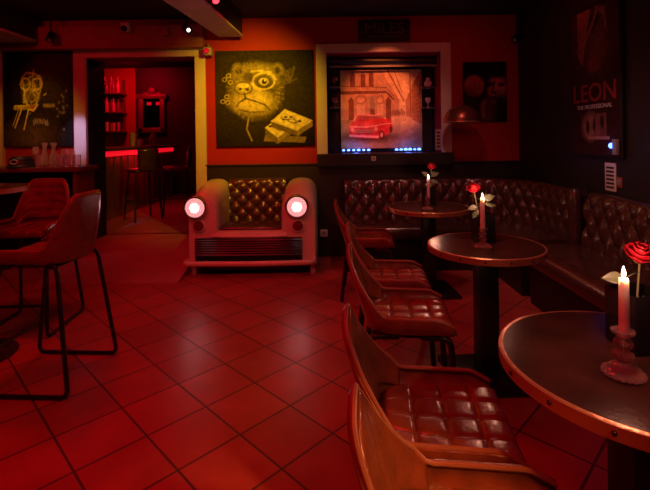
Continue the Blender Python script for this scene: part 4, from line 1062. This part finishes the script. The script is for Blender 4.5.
# ------------------------------------------------------------------ the bar beyond the doorway
cxb = -3.15
r = thing('bar_counter', 'long bar counter with a glowing red edge in the room beyond the doorway', 'bar', (-3.5, 7.5, STEP))
m = MB(); m.box((-3.75, 5.75, STEP+1.02), (cxb+0.06, 9.3, STEP+1.07), 0.008); m.build('countertop', M['barwood'], r)
m = MB(); m.box((-3.7, 5.8, STEP), (cxb-0.06, 9.25, STEP+1.02)); fr = m.build('front_panel', M['barwood'], r)
m = MB(); m.box((cxb-0.06, 5.8, STEP+0.94), (cxb-0.02, 9.2, STEP+1.02)); m.build('red_light_strip', M['redled'], r)
for k in range(14):
    y = 5.95+k*0.24; m = MB(); m.box((cxb-0.06, y, STEP+0.12), (cxb-0.045, y+0.19, STEP+0.93), 0.006); m.build('panel_tile', M['carved'], fr)
lamp('bar_strip_glow', 'AREA', (cxb+0.05, 7.4, STEP+1.0), (cxb+0.0, 7.4, 0), 5, RED, 0.5)
# wall shelf with bottles
sx0_, sx1_ = at(101, 90, 9.3).x, at(121, 90, 9.3).x
r = thing('bottle_shelf', 'open bottle shelf on the red wall behind the bar', 'shelf', ((sx0_+sx1_)/2, 9.45, 1.5))
lev = [at(110, yy, 9.3).z for yy in (131, 112, 93)]
m = MB()
m.box((sx0_-0.2, 9.50, lev[0]-0.06), (sx0_-0.16, 9.56, lev[2]+0.7)); m.box((sx1_-0.07, 9.5, lev[0]-0.06), (sx1_-0.03, 9.56, lev[2]+0.3)); m.build('upright', M['barwood'], r)
for z in lev:
    m = MB(); m.box((sx0_-0.3, 9.18, z-0.03), (sx1_, 9.58, z), 0.005); m.build('shelf_board', M['barwood'], r)
    m = MB(); m.tube(rounded([(sx1_-0.05, 9.2, z-0.02), (sx1_-0.05, 9.35, z-0.12), (sx1_-0.05, 9.57, z-0.16)], 0.1), 0.015, 8); m.build('bracket', M['darkmetal'], r)
for li, z in enumerate(lev):
    for k in range(6):
        x = sx0_-0.02+k*(sx1_-sx0_)/6+0.01; hh = 0.27+0.10*rng.rand() if li else 0.16+0.03*rng.rand()
        prof = [(0.001, 0), (0.034, 0), (0.036, 0.02), (0.036, hh*0.55), (0.014, hh*0.74), (0.013, hh*0.97), (0.015, hh), (0.001, hh)]
        if li == 0: prof = [(0.001, 0), (0.03, 0), (0.036, hh), (0.033, hh), (0.027, 0.01), (0.001, 0.01)]
        m = MB(); m.lathe(prof, (0, 0, 0), 14); nm = 'bottle' if li else 'cup'
        o = m.build(nm, M['bottle_light'] if (k+li) % 2 or li == 0 else M['bottle']); o.location = (x, 9.28+0.06*(k % 2), z)
        tag(o, ['pale cup on the lowest shelf behind the bar', 'bottle on the middle shelf behind the bar', 'bottle on the top shelf behind the bar'][li], nm, ['cups on the lowest bar shelf', 'bottles on the middle bar shelf', 'bottles on the top bar shelf'][li])
# framed mirror on the dark wall
A, B = at(139, 133, BY-0.06), at(165, 94, BY-0.06)
r = thing('mirror', 'carved framed mirror on the dark wall beyond the doorway', 'mirror', ((A.x+B.x)/2, BY-0.05, A.z))
m = MB(); m.box((A.x+0.04, BY-0.06, A.z+0.04), (B.x-0.04, BY-0.035, B.z-0.04)); m.build('glass', M['mirror'], r)
m = MB(); wv = 0.11
m.box((A.x, BY-0.11, A.z), (A.x+wv, BY-0.031, B.z), 0.02); m.box((B.x-wv, BY-0.11, A.z), (B.x, BY-0.031, B.z), 0.02); m.box((A.x, BY-0.11, A.z), (B.x, BY-0.031, A.z+wv), 0.02); m.box((A.x-0.05, BY-0.12, B.z-wv), (B.x+0.05, BY-0.031, B.z), 0.02)
m.build('carved_frame', M['carved'], r)
m = MB(); m.ball(((A.x+B.x)/2, BY-0.07, B.z+0.06), 0.10, 1.0, 0.3, 1.0, 14); m.ball(((A.x+B.x)/2-0.13, BY-0.07, B.z+0.01), 0.06, 1.4, 0.3, 0.6, 12); m.ball(((A.x+B.x)/2+0.13, BY-0.07, B.z+0.01), 0.06, 1.4, 0.3, 0.6, 12); m.build('crest', M['carved'], r)
for x in (A.x+0.18, B.x-0.20):
    m = MB(); m.box((x, BY-0.065, B.z-0.24), (x+0.10, BY-0.06, B.z-0.17), 0.004); m.build('pale_card', M['white'], r)
# things on the counter
def cup(px, py, d, h, rr, label, nm='cup', n=0):
    c = at(px, py, d); m = MB(); z = STEP+1.07
    m.lathe([(0.001, 0), (rr*0.75, 0), (rr, h), (rr*0.93, h), (rr*0.68, 0.012), (0.001, 0.012)], (0, 0, 0), 20)
    o = m.build(nm, M['cup']); o.location = (c.x, d, z); tag(o, label, 'cup', 'cups on the bar')
cup(133, 130, 7.6, 0.24, 0.06, 'tall stack of pale paper cups on the bar counter')
cup(139.5, 134, 7.5, 0.12, 0.055, 'short pale cup beside the tall cup stack on the bar')
m = MB(); c = at(152, 132, 8.4); m.lathe([(0.001, 0), (0.07, 0), (0.08, 0.12), (0.05, 0.2), (0.02, 0.24), (0.001, 0.24)], (0, 0, 0), 18); o = m.build('decanter', M['bottle']); o.location = (-3.28, 8.4, STEP+1.07); tag(o, 'dark decanter on the bar counter in front of the mirror', 'bottle')
# bar stools
def bar_stool():
    r = thing('bar_stool', '', 'stool', (0, 0, 0), 'high stools at the bar')
    h = 0.76
    m = MB(); m.box((-0.19, -0.19, h-0.06), (0.19, 0.19, h), 0.03, seg=4); m.build('seat', M['leather_dark'], r, world=False)
    m = MB(); R = []
    for i in range(17):
        a = -0.62+1.24*i/16; ring = []
        for j in range(9):
            v = j/8; rad = 0.24+0.03*v; ring.append(Vector((-rad*math.cos(a)+0.03, rad*math.sin(a)*0.95, h-0.03+0.33*v*(1-0.12*abs(a)**2))))
        R.append(ring)
    m.grid(R); solid(m.build('backrest', M['leather_dark'], r, world=False, angle=180), 0.03)
    for sx in (1, -1):
        for sy in (1, -1):
            m = MB(); m.tube([(0.15*sx, 0.15*sy, h-0.06), (0.20*sx, 0.20*sy, 0)], 0.014, 8); m.build('leg', M['blackmetal'], r, world=False)
    m = MB(); q_ = 0.182; m.tube([(q_, q_, 0.27), (q_, -q_, 0.27), (-q_, -q_, 0.27), (-q_, q_, 0.27)], 0.009, 8, True); m.build('footrest', M['blackmetal'], r, world=False)
    return r
bs = bar_stool(); bs.location = (-2.72, 6.55, STEP); bs.rotation_euler = (0, 0, 2.35); bs['label'] = 'dark high bar stool nearest the doorway at the bar'
dup(bs, (-2.36, 6.95, STEP), PI+0.35, 'high bar stool with a red lit back to the right of the other')
# red lamps in the bar room
lamp('bar_ceiling_light', 'AREA', (-3.9, 8.6, 2.9), (-4.2, 9.3, 1.6), 26, RED, 0.4)
lamp('bar_ceiling_light', 'AREA', (-2.4, 6.6, 2.9), (-2.3, 6.6, 0), 4, RED, 0.4)
